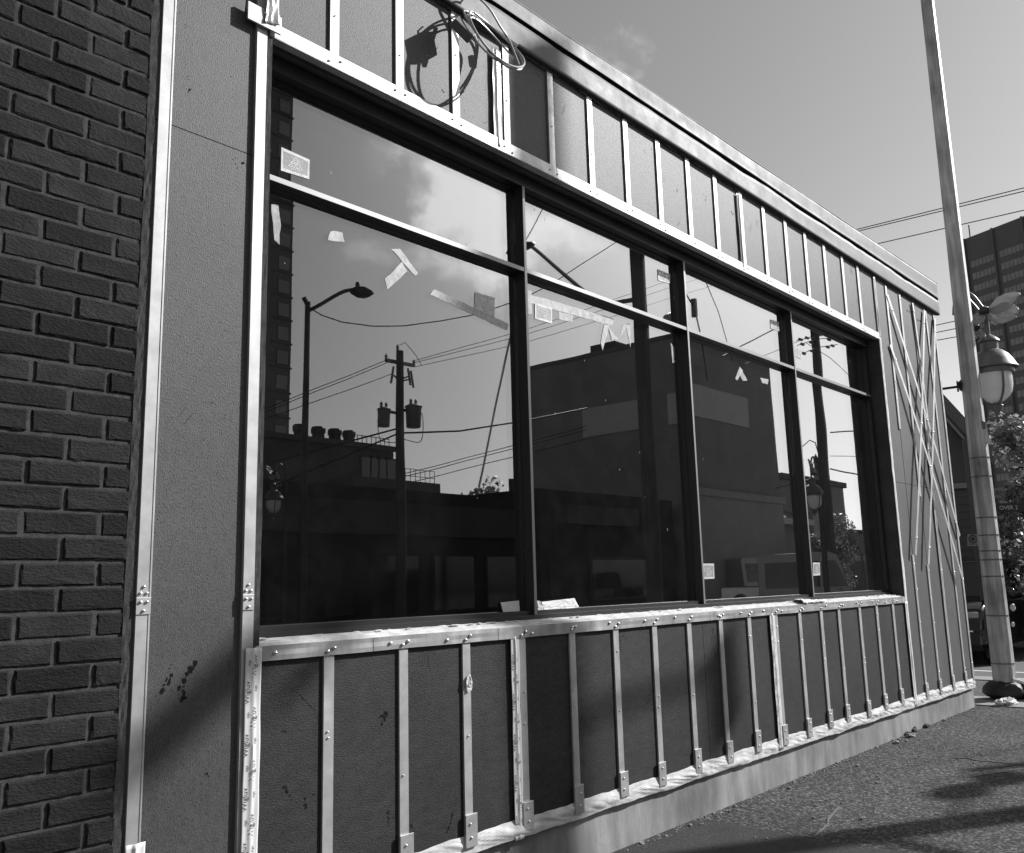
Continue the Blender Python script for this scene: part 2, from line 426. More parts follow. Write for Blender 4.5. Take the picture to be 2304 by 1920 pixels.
board(1.995, 0.27, 5.47, 1.258, M['board_low_dim'], [
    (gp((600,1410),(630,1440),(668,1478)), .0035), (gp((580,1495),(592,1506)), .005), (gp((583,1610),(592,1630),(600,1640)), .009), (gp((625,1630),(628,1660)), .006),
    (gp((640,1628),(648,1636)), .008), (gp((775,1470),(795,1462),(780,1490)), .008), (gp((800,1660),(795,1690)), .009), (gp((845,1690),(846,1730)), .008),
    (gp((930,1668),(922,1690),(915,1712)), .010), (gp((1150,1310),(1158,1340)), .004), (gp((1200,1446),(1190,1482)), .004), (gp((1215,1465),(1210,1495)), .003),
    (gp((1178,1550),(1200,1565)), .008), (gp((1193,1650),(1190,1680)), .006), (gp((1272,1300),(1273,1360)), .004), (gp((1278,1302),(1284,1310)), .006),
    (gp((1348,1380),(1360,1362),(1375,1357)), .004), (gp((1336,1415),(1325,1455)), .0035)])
board(5.474, 0.27, 7.70, 1.258, M['board_low_dim'], [(gp((1462,1288),(1460,1310),(1463,1340)), .006), (gp((1500,1285),(1525,1284)), .003), (gp((1465,1300),(1468,1320)), .005)])
board(7.735, 0.27, 9.42, 1.258, M['board_low_dim'], [(gp((1770,1290),(1770,1300)), .006), (gp((1758,1400),(1760,1420)), .005), (gp((1712,1508),(1714,1516)), .008), (gp((1778,1470),(1780,1480)), .006)])
for i, (a, b) in enumerate(((1.995, 4.02), (4.024, 6.45), (6.454, 9.42))):
    gs = [[(gp((1098,148),(1108,160)), .004), (gp((905,182),(910,190)), .005), (gp((885,224),(890,230)), .006)],
          [(gp((1441,398),(1448,403),(1446,412)), .006), (gp((1388,385),(1389,395)), .006)],
          [(gp((1500,435),(1505,440)), .008), (gp((1528,440),(1532,452)), .006), (gp((1682,604),(1684,615)), .006), (gp((1750,620),(1748,630)), .005)]][i]
    board(a, 3.935, b, 4.70, M['board'], gs)
scuffs(2.1, .35, 9.3, 1.2, 70, 3); scuffs(1.6, .4, 1.94, 4.6, 22, 5); scuffs(2.1, 4.05, 9.3, 4.55, 40, 8); scuffs(9.5, .4, 11.3, 4.5, 50, 11)
board(9.42, 0.27, 11.40, 2.440, M['board_right'], [(gp((1964,1540),(1966,1552)), .01), (gp((1846,1545),(1850,1555)), .009), (gp((1893,1250),(1899,1256)), .004)])
board(9.42, 2.444, 11.40, 4.70, M['board_right'], [(gp((1858,636),(1866,640)), .009), (gp((1880,655),(1890,660)), .01), (gp((1915,672),(1922,690)), .008), (gp((1905,862),(1912,868)), .006)])
mb = MB(); mb.box(9.778, -0.0012, 1.69, 9.786, 0.002, 3.04); mb.box(10.205, -0.0012, 1.59, 10.213, 0.002, 2.36); mb.build('board_seam', M['gouge'], B)
# the rest of the shell: side wall, rear, roof and a dim unlit interior
mb = MB()
mb.box(11.36, 0.031, 0.0, 11.40, 9.0, 4.72)
mb.build('side_wall', M['board_right'], B)
mb = MB(); mb.box(1.53, 0.05, 4.72, 11.38, 9.0, 4.86); mb.build('roof_deck', M['soffit'], B)
mb = MB(); mb.box(1.6, 6.0, 0.05, 11.3, 6.1, 4.6); mb.box(1.6, 0.34, 0.0, 11.3, 6.0, 0.05); mb.box(1.55, 0.2, 0.0, 1.6, 6.1, 4.6)
mb.build('interior_wall', M['inside'], B)
mb = MB(); mb.box(1.6, 0.2, 4.30, 11.3, 6.0, 4.4); mb.box(1.6, 1.2, 3.6, 11.3, 1.3, 4.3)
mb.build('ceiling', M['inside_light'], B)
for x in (1.86, 6.3): MB().box(x, 2.6, 0.05, x+0.3, 2.9, 4.3).build('interior_column', M['inside'], B)
# foundation
mb = MB()
def fnd(u, v):
    x = 1.5 + 9.92*u
    z = -0.2 + v*(0.47)
    return (x, 0.022 + 0.004*nz(x*1.7, z*3), z)
mb.grid(fnd, 120, 6); mb.box(1.5, 0.03, -0.2, 11.42, 0.2, 0.268)
mb.box(11.36, 0.03, -0.2, 11.42, 9, 0.25)
mb.build('foundation', M['concrete'], B)
# crumbly joint where asphalt meets concrete
mb = MB()
for i in range(700):
    x = random.uniform(3.8, 11.4); r = random.uniform(.003, .009)*(2.2 if random.random() < .06 else 1)
    if nz(x*1.1, 4) < -.15 and r < .012: continue
    mb.blob((x, random.gauss(-0.01, .03), r*0.25), r*1.3, r, r*0.7, .3, 6, 4, i)
mb.build('wall_base_grit', M['stone'], B, smooth=False)['kind'] = 'stuff'
# membrane tape along the base, wrinkled
mb = MB()
def mem(u, v):
    x = 2.03 + 9.38*u
    lo = 0.262 - 0.022*u*2 + 0.010*nz(x*3.1, 7) ; hi = 0.345 - 0.02*u + 0.014*nz(x*1.9, 1) + 0.008*nz(x*6, 4)
    z = lo + (hi-lo)*v
    w = abs(nz(x*2.2 + z*3, z*16, 2))*1.1 + abs(nz(x*9 + z*30, z*22, 5))*.6
    edge = math.sin(PI*min(1, max(0, v)))
    return (x, -0.004 - 0.017*w*edge - 0.006*(1-v)*(0.5+nz(x*5, 3)), z + .004*nz(x*14, v*3))
mb.grid(mem, 700, 12)
mb.build('base_membrane', M['membrane'], B, smooth=False, solid=0.002)

# ---- straps
SW = 0.0525
def screw(mb, x, z, y, r=0.0065):
    old = mb.cur; mb.cur = 1
    mb.lathe([(r*1.0, 0.0), (r*1.05, -0.002), (r*0.8, -0.0055), (r*0.2, -0.0075)], (x, y, z), 8, 'y')
    mb.cur = old
SM = [M['galv'], M['screw']]
low = [.7375, .867, .9935, 1.1225, 1.2545, 1.3845, 1.514, 1.643, 1.7735, 1.9035, 2.037, 2.168, 2.297, 2.411, 2.556, 2.685, 2.817]
for i, u in enumerate(low):
    x = fx(u); mb = MB(); dz = random.uniform(-.01, .01)
    mb.box(x, -0.011, 0.31, x+SW, 0.0, 1.24)
    for k in range(random.choice((1, 2, 2))): screw(mb, x+SW*random.uniform(.35,.65), random.uniform(.6, 1.15), -0.011, .005)
    s = mb.build('furring_strip', SM, B, bevel=0.0015)
    if i != 3:
        pass
    mb = MB(); bx = x + SW/2 + random.uniform(-.006, .01); w = 0.039
    mb.box(bx-w, -0.021, 0.288+dz, bx+w, -0.0112, 0.43 + dz + random.uniform(-.008,.008))
    for k in range(2): screw(mb, bx+random.uniform(-.012,.012), 0.33 + dz + 0.062*k, -0.021)
    mb.build('anchor_plate', [M['galv'], M['screw']], s, bevel=0.0015)
up = [.737, .865, .991, 1.120, 1.248, 1.3745, 1.501, 1.628, 1.755, 1.883, 2.013, 2.140, 2.272, 2.399, 2.532, 2.668, 2.793]
for i, u in enumerate(up):
    x = fx(u); mb = MB(); mb.box(x, -0.011, 3.985, x+SW, 0.0, 4.625)
    for k in range(random.choice((0, 1, 1))): screw(mb, x+SW*.5, random.uniform(4.1, 4.5), -0.011, .004)
    mb.build('furring_strip', SM, B, bevel=0.0015)
for x, w, z0, z1 in ((9.735, .05, 3.02, 4.6), (9.735, .05, 0.31, 1.70), (10.165, .05, 2.33, 4.6), (10.165, .05, 0.3, 1.60), (10.60, .05, 0.3, 4.6), (11.055, .045, 0.3, 4.6), (11.352, .05, 0.25, 4.62)):
    mb = MB(); mb.box(x, -0.011, z0, x+w, 0.0, z1)
    for k in range(5): screw(mb, x+w*.5, z0+.2+(z1-z0-.3)*k/4+random.uniform(-.05,.05), -0.011, .005)
    s = mb.build('furring_strip', SM, B, bevel=0.0015)
    if x < 11.2 and z0 < 1:
        mb = MB(); mb.box(x-.012, -0.020, 0.27, x+w+.012, -0.0112, 0.42); screw(mb, x+w*.5, .38, -.02); screw(mb, x+w*.5, .31, -.02)
        mb.build('anchor_plate', SM, s, bevel=0.0015)
# loose straps hanging across the corner bay
def loose(p0, p1, y0, y1, w=0.05, bow=0.02):
    mb = MB(); n = 14
    d = Vector((p1[0]-p0[0], 0, p1[1]-p0[1])).normalized(); s = Vector((d.z, 0, -d.x))
    def f(u, v):
        x = p0[0]+(p1[0]-p0[0])*v; z = p0[1]+(p1[1]-p0[1])*v
        y = y0+(y1-y0)*v - bow*math.sin(PI*v)
        q = Vector((x, y, z)) + s*(w*(u-.5)); q.x += 0.025*math.sin(PI*v)*(1 if p1[0] > p0[0] else -1)
        return q
    mb.grid(f, 1, n)
    for k in (0.06, 0.5, 0.94):
        q = f(.5, k); screw(mb, q.x, q.z, q.y-0.002, .006)
    return mb.build('loose_strap', SM, B, solid=0.003)
loose((9.77, 4.50), (11.37, 1.93), -0.016, -0.03)
loose((9.70, 3.93), (11.19, 1.43), -0.016, -0.06)
loose((11.00, 4.59), (9.73, 1.70), -0.02, -0.045)
loose((11.37, 4.57), (10.09, 1.60), -0.024, -0.05)
loose((10.585, 4.59), (10.70, 2.9), -0.02, -0.02, 0.04, 0.0)

# ---- left trim: cover strip by the brick and the window post
def splice(mb, x0, x1, y):
    mb.box(x0-.002, y-0.004, 1.43, x1+.002, y, 1.49)
    c = (x0+x1)/2
    for dx, dz in ((0, 1.528), (-.012, 1.505), (.012, 1.505), (-.012, 1.474), (.012, 1.474), (0, 1.443)):
        screw(mb, c+dx, dz, y-0.004 if dz < 1.49 else y, .006)
mb = MB(); mb.box(1.541, -0.009, 0.25, 1.592, 0.0, 5.0); mb.box(1.587, -0.011, 0.25, 1.594, 0.0, 5.0); splice(mb, 1.541, 1.592, -0.009)
mb.build('cover_strip', SM, B, bevel=0.001)
mb = MB(); mb.box(1.966, -0.016, 0.25, 2.016, 0.0, 5.0); splice(mb, 1.966, 2.012, -0.016)
mb.build('corner_post', SM, B, bevel=0.001)
mb = MB()
def je(u, v):
    z = 1.24 + 2.74*v
    return (2.016 + (0.030 + 0.004*nz(z*7, 3))*u, -0.010 + 0.003*nz(z*9, u*4), z)
mb.grid(je, 4, 90); mb.build('jamb_edge', M['mortar'], B, solid=0.004)
# torn plate at the head of the post
mb = MB(); mb.box(1.905, -0.036, 3.945, 2.075, -0.026, 4.03); screw(mb, 2.05, 4.0, -.036); screw(mb, 1.99, 4.01, -.036)
mb.build('corner_plate', SM, B, bevel=0.002)
mb = MB()
def film(u, v):
    x = 1.985 + 0.075*u + .02*v*(1-u); z = 3.96 + 0.42*v
    return (x, -0.040 - 0.007*nz(x*40, z*10) - 0.004*nz(x*90, z*40), z + .02*u)
mb.grid(film, 10, 30); mb.build('crinkled_tape', M['film'], B, smooth=True, solid=0.001)

# ---- flashings round the window
FM = [M['flange'], M['screw']]
segs = [(2.03, 2.80), (2.80, 4.05), (4.05, 5.62), (5.62, 7.45), (7.45, 9.16), (9.16, 9.41)]
for a, b in segs:
    mb = MB(); mb.box(a, -0.0155, 3.932, b-0.003, -0.0112, 4.002)
    mb.box(a, -0.0155, 3.9305, b-0.003, 0.03, 3.9345)
    for u in up:
        xx = fx(u)
        for k in (-.008, .06):
            if a < xx+k < b-.02: screw(mb, xx+k, 3.958+random.uniform(-.01, .02), -0.0155, .006)
    mb.build('head_flashing', [M['galv'], M['screw']], B)
segs = [(2.05, 2.62), (2.62, 3.43), (3.43, 3.63), (3.63, 5.55), (5.55, 7.4), (7.4, 9.38)]
for a, b in segs:
    mb = MB()
    def sf(u, v): 
        x = a+(b-0.004-a)*u
        return (x, -0.0165 - 0.002*nz(x*5, v*2), 1.229 + 0.058*v + 0.002*nz(x*3, 8))
    mb.grid(sf, max(6, int((b-a)*20)), 3)
    for u in low:
        xx = fx(u)
        for k, q in ((.012, .246), (.045, .262)):
            if a < xx+k < b-.02: screw(mb, xx+k, 1+q+random.uniform(-.004,.004), -0.019, .007)
    for k in range(int((b-a)/.33)): screw(mb, a+.1+k*.33+random.uniform(-.05,.05), 1.258+random.uniform(-.012,.012), -0.019, .007)
    mb.build('sill_flashing', FM, B, solid=0.003)
# layered sill build-up: foam, tape and shims between flashing and frame
mb = MB()
for k, (y0, y1, zt, sd) in enumerate(((-0.014, 0.10, 1.288, 1), (0.012, 0.10, 1.297, 4), (0.040, 0.10, 1.304, 7), (0.072, 0.10, 1.311, 9))):
    def lay(u, v):
        x = 2.03+7.36*u
        yy = y0 + 0.006*nz(x*2.2, sd) + 0.002*nz(x*9, sd)
        if v < .34: return (x, yy, zt - 0.012)
        if v < .67: return (x, yy+.001, zt + 0.0015*nz(x*6, sd))
        return (x, y1, zt + 0.0015*nz(x*5, sd+2))
    mb.grid(lay, 360, 3)
mb.build('sill_membrane', M['membrane'], B, smooth=False)
mb = MB()
for i in range(70):
    x = random.uniform(2.1, 9.2); mb.blob((x, random.uniform(.06, .098), 1.311), random.uniform(.01, .035), .008, random.uniform(.002, .005), .35, 8, 5, i)
mb.build('foam_bead', M['membrane'], B)['kind'] = 'stuff'
# soffit and right jamb linings of the opening
mb = MB(); mb.box(2.0, 0.031, 3.936, 9.42, 0.30, 3.985); mb.box(2.0, 0.05, 3.928, 9.385, 0.075, 3.936)
mb.build('head_lining', M['soffit'], B)
MB().box(9.386, 0.001, 1.27, 9.42, 0.30, 3.936).build('jamb_lining', M['soffit'], B)
MB().box(1.955, 0.031, 1.27, 2.0, 0.30, 3.936).build('jamb_lining', M['soffit'], B)
mb = MB()
def jt(u, v):
    z = 0.3 + 3.68*v
    return (9.384 + (0.058+0.01*nz(z*3, 5))*u + 0.004*nz(z*8, 2), -0.0125 - .004*nz(z*6, u*3), z)
mb.grid(jt, 4, 130); mb.build('jamb_tape', M['membrane'], B, smooth=True, solid=0.002)

# ---- the window
W = MB().box(2.0, 0.10, 1.275, 9.366, 0.30, 1.309).build('window', M['frame'], B)      # base plate under the sill rail
FR = [M['frame'], M['frame_sunlit']]
mb = MB()
mb.box(2.0, 0.100, 1.3092, 9.366, 0.150, 1.335); mb.box(2.0, 0.1225, 1.3352, 9.366, 0.1600, 1.358); mb.box(2.0, 0.1602, 1.309, 9.366, 0.30, 1.358)
mb.build('sill_rail', M['frame'], W)
mb = MB(); mb.box(2.0, 0.102, 3.858, 9.366, 0.1600, 3.930); mb.box(2.0, 0.1602, 3.85, 9.366, 0.30, 3.93); mb.build('head_rail', M['frame'], W)
mb = MB(); mb.box(9.312, 0.1165, 1.3585, 9.364, 0.1600, 3.857); mb.box(9.30, 0.1602, 1.3585, 9.364, 0.30, 3.849)
mb.build('end_rail', M['frame'], W)
mb = MB(); mb.box(2.002, 0.1165, 1.3585, 2.04, 0.30, 3.849); mb.build('end_rail', M['frame'], W)
MX = [3.853, 5.680, 7.500]
TZ0, TZ1 = 3.318, 3.345
for x in MX:
    mb = MB(); mb.box(x, 0.1005, 1.336, x+.024, 0.1615, 3.8575); mb.box(x-.02, 0.1876, 1.3585, x+.044, 0.30, 3.8495)
    mb.cur = 1; mb.box(x+.0015, 0.0985, 1.337, x+.0225, 0.1005, 3.8565)
    mb.build('mullion', FR, W)
edges = [2.04] + [x for x in MX] + [9.312]
for i in range(4):
    a = edges[i] + (0.0245 if i else 0); b = edges[i+1] - 0.0005
    mb = MB(); mb.box(a, 0.1035, TZ0, b, 0.1615, TZ1); mb.box(a, 0.1876, TZ0-.015, b, 0.30, TZ1+.015)
    mb.cur = 1; mb.box(a, 0.1015, TZ0+.001, b, 0.1035, TZ1-.001)
    mb.build('transom', FR, W)
    for z0, z1 in ((1.3582, TZ0-.0005), (TZ1+.0005, 3.8578)):
        ta, tb = random.uniform(-.0011, .0011), random.uniform(-.0011, .0011); cx_, cz_ = (a+b)/2, (z0+z1)/2
        mb = MB(); mb.box(a-.012, GY, z0-.002, b+.012, GY+0.022, z1+.002)
        mb.v = [(x_, y_+ta*(x_-cx_)+tb*(z_-cz_), z_) for x_, y_, z_ in mb.v]
        mb.build('pane', M['glass'], W)
def onglass(dx, dy, off=0.003):
    y = GY - off; r = vray(dx, dy); return CAM + r*((y+3.2)/r.y)
def gpoly(ds, off=0.003):
    return [onglass(*d, off) for d in ds]
def flat(name, ds, m, off=0.003, parent=None, th=0.0008):
    mb = MB(); P0 = gpoly(ds, off); P = []
    for i in range(len(P0)):            # torn, slightly ragged outline
        a_, b_ = P0[i], P0[(i+1) % len(P0)]; k_ = max(1, int((b_-a_).length/.022))
        for q_ in range(k_):
            s_ = .0022 if q_ else .004
            P.append(a_.lerp(b_, q_/k_)+Vector((random.uniform(-s_, s_), 0, random.uniform(-s_, s_))))
    n = len(P)
    Q = [p + Vector((0, th, 0)) for p in P]
    mb.add(P+Q, [tuple(range(n)), tuple(range(n, 2*n))[::-1]] + [(i, (i+1) % n, (i+1) % n+n, i+n) for i in range(n)])
    return mb.build(name, m, parent or W)
def sticker(q, inv=False, faint=False):
    P = gpoly(q, 0.004)
    def bl(u, v):
        t = P[0].lerp(P[1], u); b = P[3].lerp(P[2], u); return b.lerp(t, v)
    mb = MB(); fw = .07; fh = .13
    def rq(u0, v0, u1, v1, dy=0): 
        c = [bl(u0, v0), bl(u1, v0), bl(u1, v1), bl(u0, v1)]; c2 = [p + Vector((0, -0.0006-dy, 0)) for p in c]
        mb.add(c + c2, [(0,1,2,3), (7,6,5,4), (0,4,5,1), (1,5,6,2), (2,6,7,3), (3,7,4,0)])
    mb.cur = 0; rq(fw, fh, 1-fw, 1-fh)
    mb.cur = 1; rq(0, 0, 1, fh); rq(0, 1-fh, 1, 1); rq(0, fh, fw, 1-fh); rq(1-fw, fh, 1, 1-fh)
    # stacked triangle mark with a line of small type under it
    def tri(cx, cy, h):
        s = -1 if inv else 1; w = h*0.62; t = 0.22
        A = [(cx-w, cy-s*h*.5), (cx+w, cy-s*h*.5), (cx, cy+s*h*.5)]; I = [(cx+(x-cx)*(1-t*2.2), cy-s*h*.12+(y-(cy-s*h*.12))*(1-t*2.2)) for x, y in A]
        vs = [bl(*p)+Vector((0,-.0016,0)) for p in A+I]
        mb.add(vs, [(0,1,4,3),(1,2,5,4),(2,0,3,5)])
    sgn = -1 if inv else 1
    tri(.5, .52+sgn*.20, .17)
    for d in (-.085, .085): tri(.5+d, .52+sgn*.03, .17)
    for d in (-.17, 0, .17): tri(.5+d, .52-sgn*.14, .17)
    vs = lambda a, b, c, d: mb.add([bl(a,b)+Vector((0,-.0016,0)), bl(c,b)+Vector((0,-.0016,0)), bl(c,d)+Vector((0,-.0016,0)), bl(a,d)+Vector((0,-.0016,0))], [(0,1,2,3)])
    y0 = .52-sgn*.29
    for k in range(5): vs(.33+k*.07, y0-.02, .385+k*.07, y0+.03)
    return mb.build('sticker', [M['scotch_faint'] if faint else M['sticker'], M['scotch'] if faint else M['sticker_edge']], W, recalc=True)
sticker([(577,302),(635,328),(634,368),(576,350)])
sticker([(974,599),(1015,611),(1014,652),(973,636)], inv=True, faint=True)
sticker([(1097,621),(1132,632),(1132,664),(1097,654)], inv=True)
sticker([(1349,552),(1374,563),(1374,582),(1350,575)], inv=True)
sticker([(1580,655),(1597,661),(1598,680),(1581,674)], inv=True, faint=True)
sticker([(1628,708),(1645,718),(1644,737),(1629,730)], inv=True, faint=True)
sticker([(1441,1156),(1464,1156),(1465,1187),(1443,1188)])
sticker([(1667,1154),(1681,1154),(1682,1180),(1668,1181)])
def zA(*p): return [((560+x/2.917)*.91146, (560+y/2.917)*.91146) for x, y in p]
def zB(*p): return [((1150+x/2.917)*.91146, (560+y/2.917)*.91146) for x, y in p]
def zC(*p): return [((1160+x/8.75)*.91146, (1300+y/8.75)*.91146) for x, y in p]
flat('tape_scrap', zA((1005,85),(1037,150),(912,268),(896,200)), M['scotch'], .003)
flat('tape_scrap', zA((935,0),(992,0),(1108,158),(1092,180)), M['scotch'], .004)
flat('tape_scrap', zA((1190,300),(1213,262),(1702,492),(1698,538)), M['scotch'], .003)
flat('tape_scrap', [(677,473),(702,476),(706,497),(672,494)], M['scotch'], .003)
flat('tape_scrap', zB((105,300),(240,332),(672,458),(666,506),(520,465),(105,350)), M['scotch'], .003)
flat('tape_scrap', zB((610,500),(645,505),(602,668),(588,622)), M['scotch'], .004)
flat('tape_scrap', zB((640,515),(702,595),(663,598)), M['scotch'], .005)
flat('tape_scrap', zB((710,580),(735,505),(775,485),(728,560)), M['scotch_faint'], .003)
flat('tape_scrap', zB((755,500),(778,492),(785,650),(768,560)), M['scotch_faint'], .004)
flat('tape_scrap', zB((312,415),(405,432),(405,482),(312,462)), M['scotch_faint'], .003)
flat('tape_scrap', zB((103,270),(135,282),(137,425),(105,435)), M['scotch_faint'], .0045)
flat('tape_scrap', zB((1472,850),(1500,775),(1522,800),(1485,862)), M['scotch'], .003)
flat('tape_scrap', zB((1505,780),(1552,866),(1522,866),(1492,812)), M['scotch'], .004)
flat('tape_scrap', zB((1636,848),(1690,856),(1685,888),(1650,882)), M['scotch'], .003)
flat('tape_scrap', zB((1048,618),(1068,640),(1074,748),(1060,750)), M['scotch_faint'], .003)
flat('tape_scrap', [(556,418),(572,420),(576,462),(572,500),(563,492)], M['scotch_faint'], .003)
# masking paper left at the foot of the two left panes, folded out from the glass
def paper(ds, nm='masking_paper'):
    P = gpoly(ds, .006); mb = MB()
    def f(u, v):
        t = P[0].lerp(P[1], u); b = P[3].lerp(P[2], u); q = b.lerp(t, v)
        return q + Vector((0, -.004 - .006*abs(nz(u*7, v*5, 3)) - .006*(1-v), .002*nz(u*9, 4)))
    mb.grid(f, 16, 8); return mb.build(nm, M['paper'], W, solid=0.0008)
paper([(1025,1236),(1063,1232),(1063,1254),(1029,1257)])
paper(zC((405,452),(470,462),(560,650),(415,662)))
paper(zC((500,478),(1145,405),(1226,588),(545,648)))
# dried specks on the glass
mb = MB()
for i in range(80):
    x = random.uniform(2.1, 9.2); z = random.choice((random.uniform(1.4, 3.3), random.uniform(3.36, 3.84)))
    r = random.uniform(.001, .0028); h = r*random.choice((1, 1, 2.5, 5)); t = random.uniform(-.3,.3)
    mb.add([(x+r*math.cos(a)+t*h*math.sin(a), GY-.0012, z+h*math.sin(a)) for a in [k*PI/3 for k in range(6)]], [tuple(range(6))])
sp = mb.build('dried_specks', M['scotch'], W); sp['kind'] = 'stuff'

# ---- printed tape
def tape(x0, x1, z0, z1, m, name='joint_tape', words=True, sd=1, parent=B, yb=-0.014):
    mb = MB()
    def ty(x, z): 
        u = (x-x0)/(x1-x0)
        return yb - 0.010*math.exp(-((u-.5-.12*nz(z*1.7, sd))/.12)**2)*(0.6+.4*nz(z*2.3, sd+3)) - 0.002*nz(x*30, z*9, sd)
    def f(u, v):
        z = z0+(z1-z0)*v; x = x0+(x1-x0)*u + 0.004*nz(z*5, sd+u)
        return (x, ty(x, z), z)
    mb.grid(f, 12, max(20, int((z1-z0)*60)))
    t = mb.build(name, m, parent, smooth=True, solid=0.001)
    if words:
        w = x1-x0; z = z0+0.03; k = 0
        while z < z1-0.1:
            uu = (.28, .68)[k % 2]; xc = x0+w*uu
            sl = 0.12
            def xf(a, b, zz=z, xc=xc): 
                X = xc - b + 0.2*a*sl; Z = zz + a
                return (X, ty(X, Z)-0.0016, Z)
            o = text_mb('Wigluv', 0.030, xf, 'LEFT').build('lettering', M['ink'], t, recalc=False)
            xc2 = x0+w*(.72 if uu < .5 else .30)
            def xg(a, b, zz=z+.045, xc=xc2):
                X = xc - b; Z = zz + a; return (X, ty(X, Z)-0.0016, Z)
            text_mb('siga', 0.016, xg, 'LEFT').build('lettering', M['ink'], t, recalc=False)
            z += 0.098; k += 1
    return t
tape(1.980, 2.052, 0.26, 1.284, M['white_tape'], sd=2, yb=-0.0225)
tape(fx(1.1015), fx(1.1215), 0.25, 1.238, M['white_tape'], sd=5)
tape(fx(2.011), fx(2.0355), 0.26, 1.238, M['white_tape'], sd=8)
tape(fx(2.927), fx(2.951), 0.24, 1.235, M['white_tape'], words=False, sd=11)
tape(10.585, 10.64, 0.28, 2.9, M['white_tape'], words=False, sd=13)
tape(9.385, 9.44, 3.96, 4.62, M['white_tape'], words=False, sd=15)
tape(fx(1.090), fx(1.114), 3.95, 4.56, M['film'], words=False, sd=17, name='crinkled_tape')
tape(fx(2.000), fx(2.014), 3.97, 4.6, M['film'], words=False, sd=19, name='crinkled_tape')
t = tape(1.535, 1.605, 0.2, 0.66, M['white_tape'], words=False, sd=21, yb=-0.024)
text_mb('uv', 0.035, lambda a, b: (1.585 - b*1.0, -0.036, 0.585 + a), 'LEFT').build('lettering', M['ink'], t, recalc=False)
# a torn tag on the third lower strap
mb = MB()
def tg(u, v): 
    a = 2*PI*u; r = v*(0.6+.25*nz(math.cos(a)*1.5, math.sin(a)*1.5, 4)+.2)
    return (fx(1.0035)+0.026*r*math.cos(a), -0.020-.006*nz(u*9, v*3), 1.035+0.055*r*math.sin(a))
mb.grid(tg, 18, 4); mb.build('torn_label', M['paper'], B, solid=0.001)

# ---- fascia
FX0, FX1 = 1.3, 11.55
def zmid(x): return 4.795 + 0.018*(x-3.7)/7.8*1.2
def ztop(x): return 4.93 + 0.115*(x-3.7)/7.8
mb = MB()
def fl(u, v):
    x = FX0+(FX1-FX0)*u; lo = 4.642 + 0.006*nz(x*1.2, 3); hi = zmid(x) + 0.012*nz(x*1.5, 9) + 0.006*nz(x*5, 2)
    return (x, -0.036 - 0.003*nz(x*1.1, v*1.3, 5) , lo+(hi-lo)*v)
mb.grid(fl, 160, 6)
mb.build('lower_fascia', M['fascia'], B, smooth=True, solid=0.004)
mb = MB()
def fu(u, v):
    x = FX0+(FX1-FX0)*u; lo = zmid(x)+0.028 + 0.006*nz(x*1.4, 13)
    hi = ztop(x) + 0.006*nz(x*1.1, 6)
    return (x, -0.040 - 0.003*nz(x*0.9, v*1.4, 15) - (0.006 if v < .1 else 0), lo+(hi-lo)*v)
mb.grid(fu, 160, 8)
mb.build('upper_fascia', M['fascia'], B, smooth=True, solid=0.004)
mb = MB(); mb.box(FX0, -0.010, 4.66, FX1-.02, 0.03, 4.9); mb.box(FX0, -0.034, 4.640, FX1-.01, 0.0, 4.652)
mb.box(FX1-.012, -0.034, 4.652, FX1-.006, 6, 4.94); mb.box(11.40, 0.0, 4.645, FX1-.02, 6, 4.66)
mb.build('fascia_backing', M['soffit'], B)
mb = MB()
def rp(u, v):
    x = FX0+(FX1-FX0)*u; return (x, -0.045+0.9*v, ztop(x)+0.006*nz(x*1.1, 6) + 0.02*v)
mb.grid(rp, 160, 2); mb.build('coping', M['fascia'], B, solid=0.004)
# ragged foam line under the soffit
mb = MB()
for i in range(170):
    x = random.uniform(2.0, 11.3); mb.blob((x, -0.006, 4.634), random.uniform(.02, .06), .010, random.uniform(.006, .014), .3, 7, 5, i)
mb.build('soffit_foam', M['soffit'], B)['kind'] = 'stuff'

# ---- things on and by the building
e1 = Vector((.128, -.05, -.101))*5.9; e2 = Vector((.093, .05, .096))*7.0; nn = e1.cross(e2).normalized()
if nn.y > 0: nn = -nn
cc = Vector((3.37, -0.135, 4.485))
T = thing('cable_whip', 'coil of armoured cable with a dark junction box hanging in front of the metal fascia', 'cable', (3.4, -0.04, 4.66))
for k, (ra, rb, off, ph, turns) in enumerate(((.215, .20, 0, 0, 1.0), (.20, .205, .012, .5, 1.0), (.19, .17, -.012, 1.1, .9))):
    pts = []
    for i in range(49):
        a = ph + 2*PI*turns*i/48
        pts.append(cc + e1*(ra*math.cos(a) + .012*k) + e2*(rb*math.sin(a) - .01*k) + nn*(off + .012*math.sin(2*a+k)))
    MB().tube(pts, 0.0062, 8).build('cable', M['cable'], T, smooth=True)
lead = [Vector((3.22,-0.01,4.655)), Vector((3.22,-.06,4.70)), Vector((3.27,-.10,4.72)), Vector((3.36,-.12,4.68)), Vector((3.44,-.13,4.60)), Vector((3.50,-.14,4.54)), cc+e1*.2]
def smooth_pts(P, n=8):
    out = []
    for i in range(len(P)-1):
        p0 = P[max(i-1,0)]; p1 = P[i]; p2 = P[i+1]; p3 = P[min(i+2,len(P)-1)]
        for k in range(n):
            t = k/n; out.append(0.5*((2*p1)+(p2-p0)*t+(2*p0-5*p1+4*p2-p3)*t*t+(3*p1-p0-3*p2+p3)*t**3))
    return out+[P[-1]]
MB().tube(smooth_pts(lead), 0.0062, 8).build('cable', M['cable'], T, smooth=True)
mb = MB(); mb.tube([cc+e1*.06+e2*.17+nn*.02, cc+e1*.12+e2*.18+nn*.03], 0.013, 10); mb.build('tie_wrap', M['white_tape'], T)
bc = Vector((3.155, -0.115, 4.455)); mb = MB()
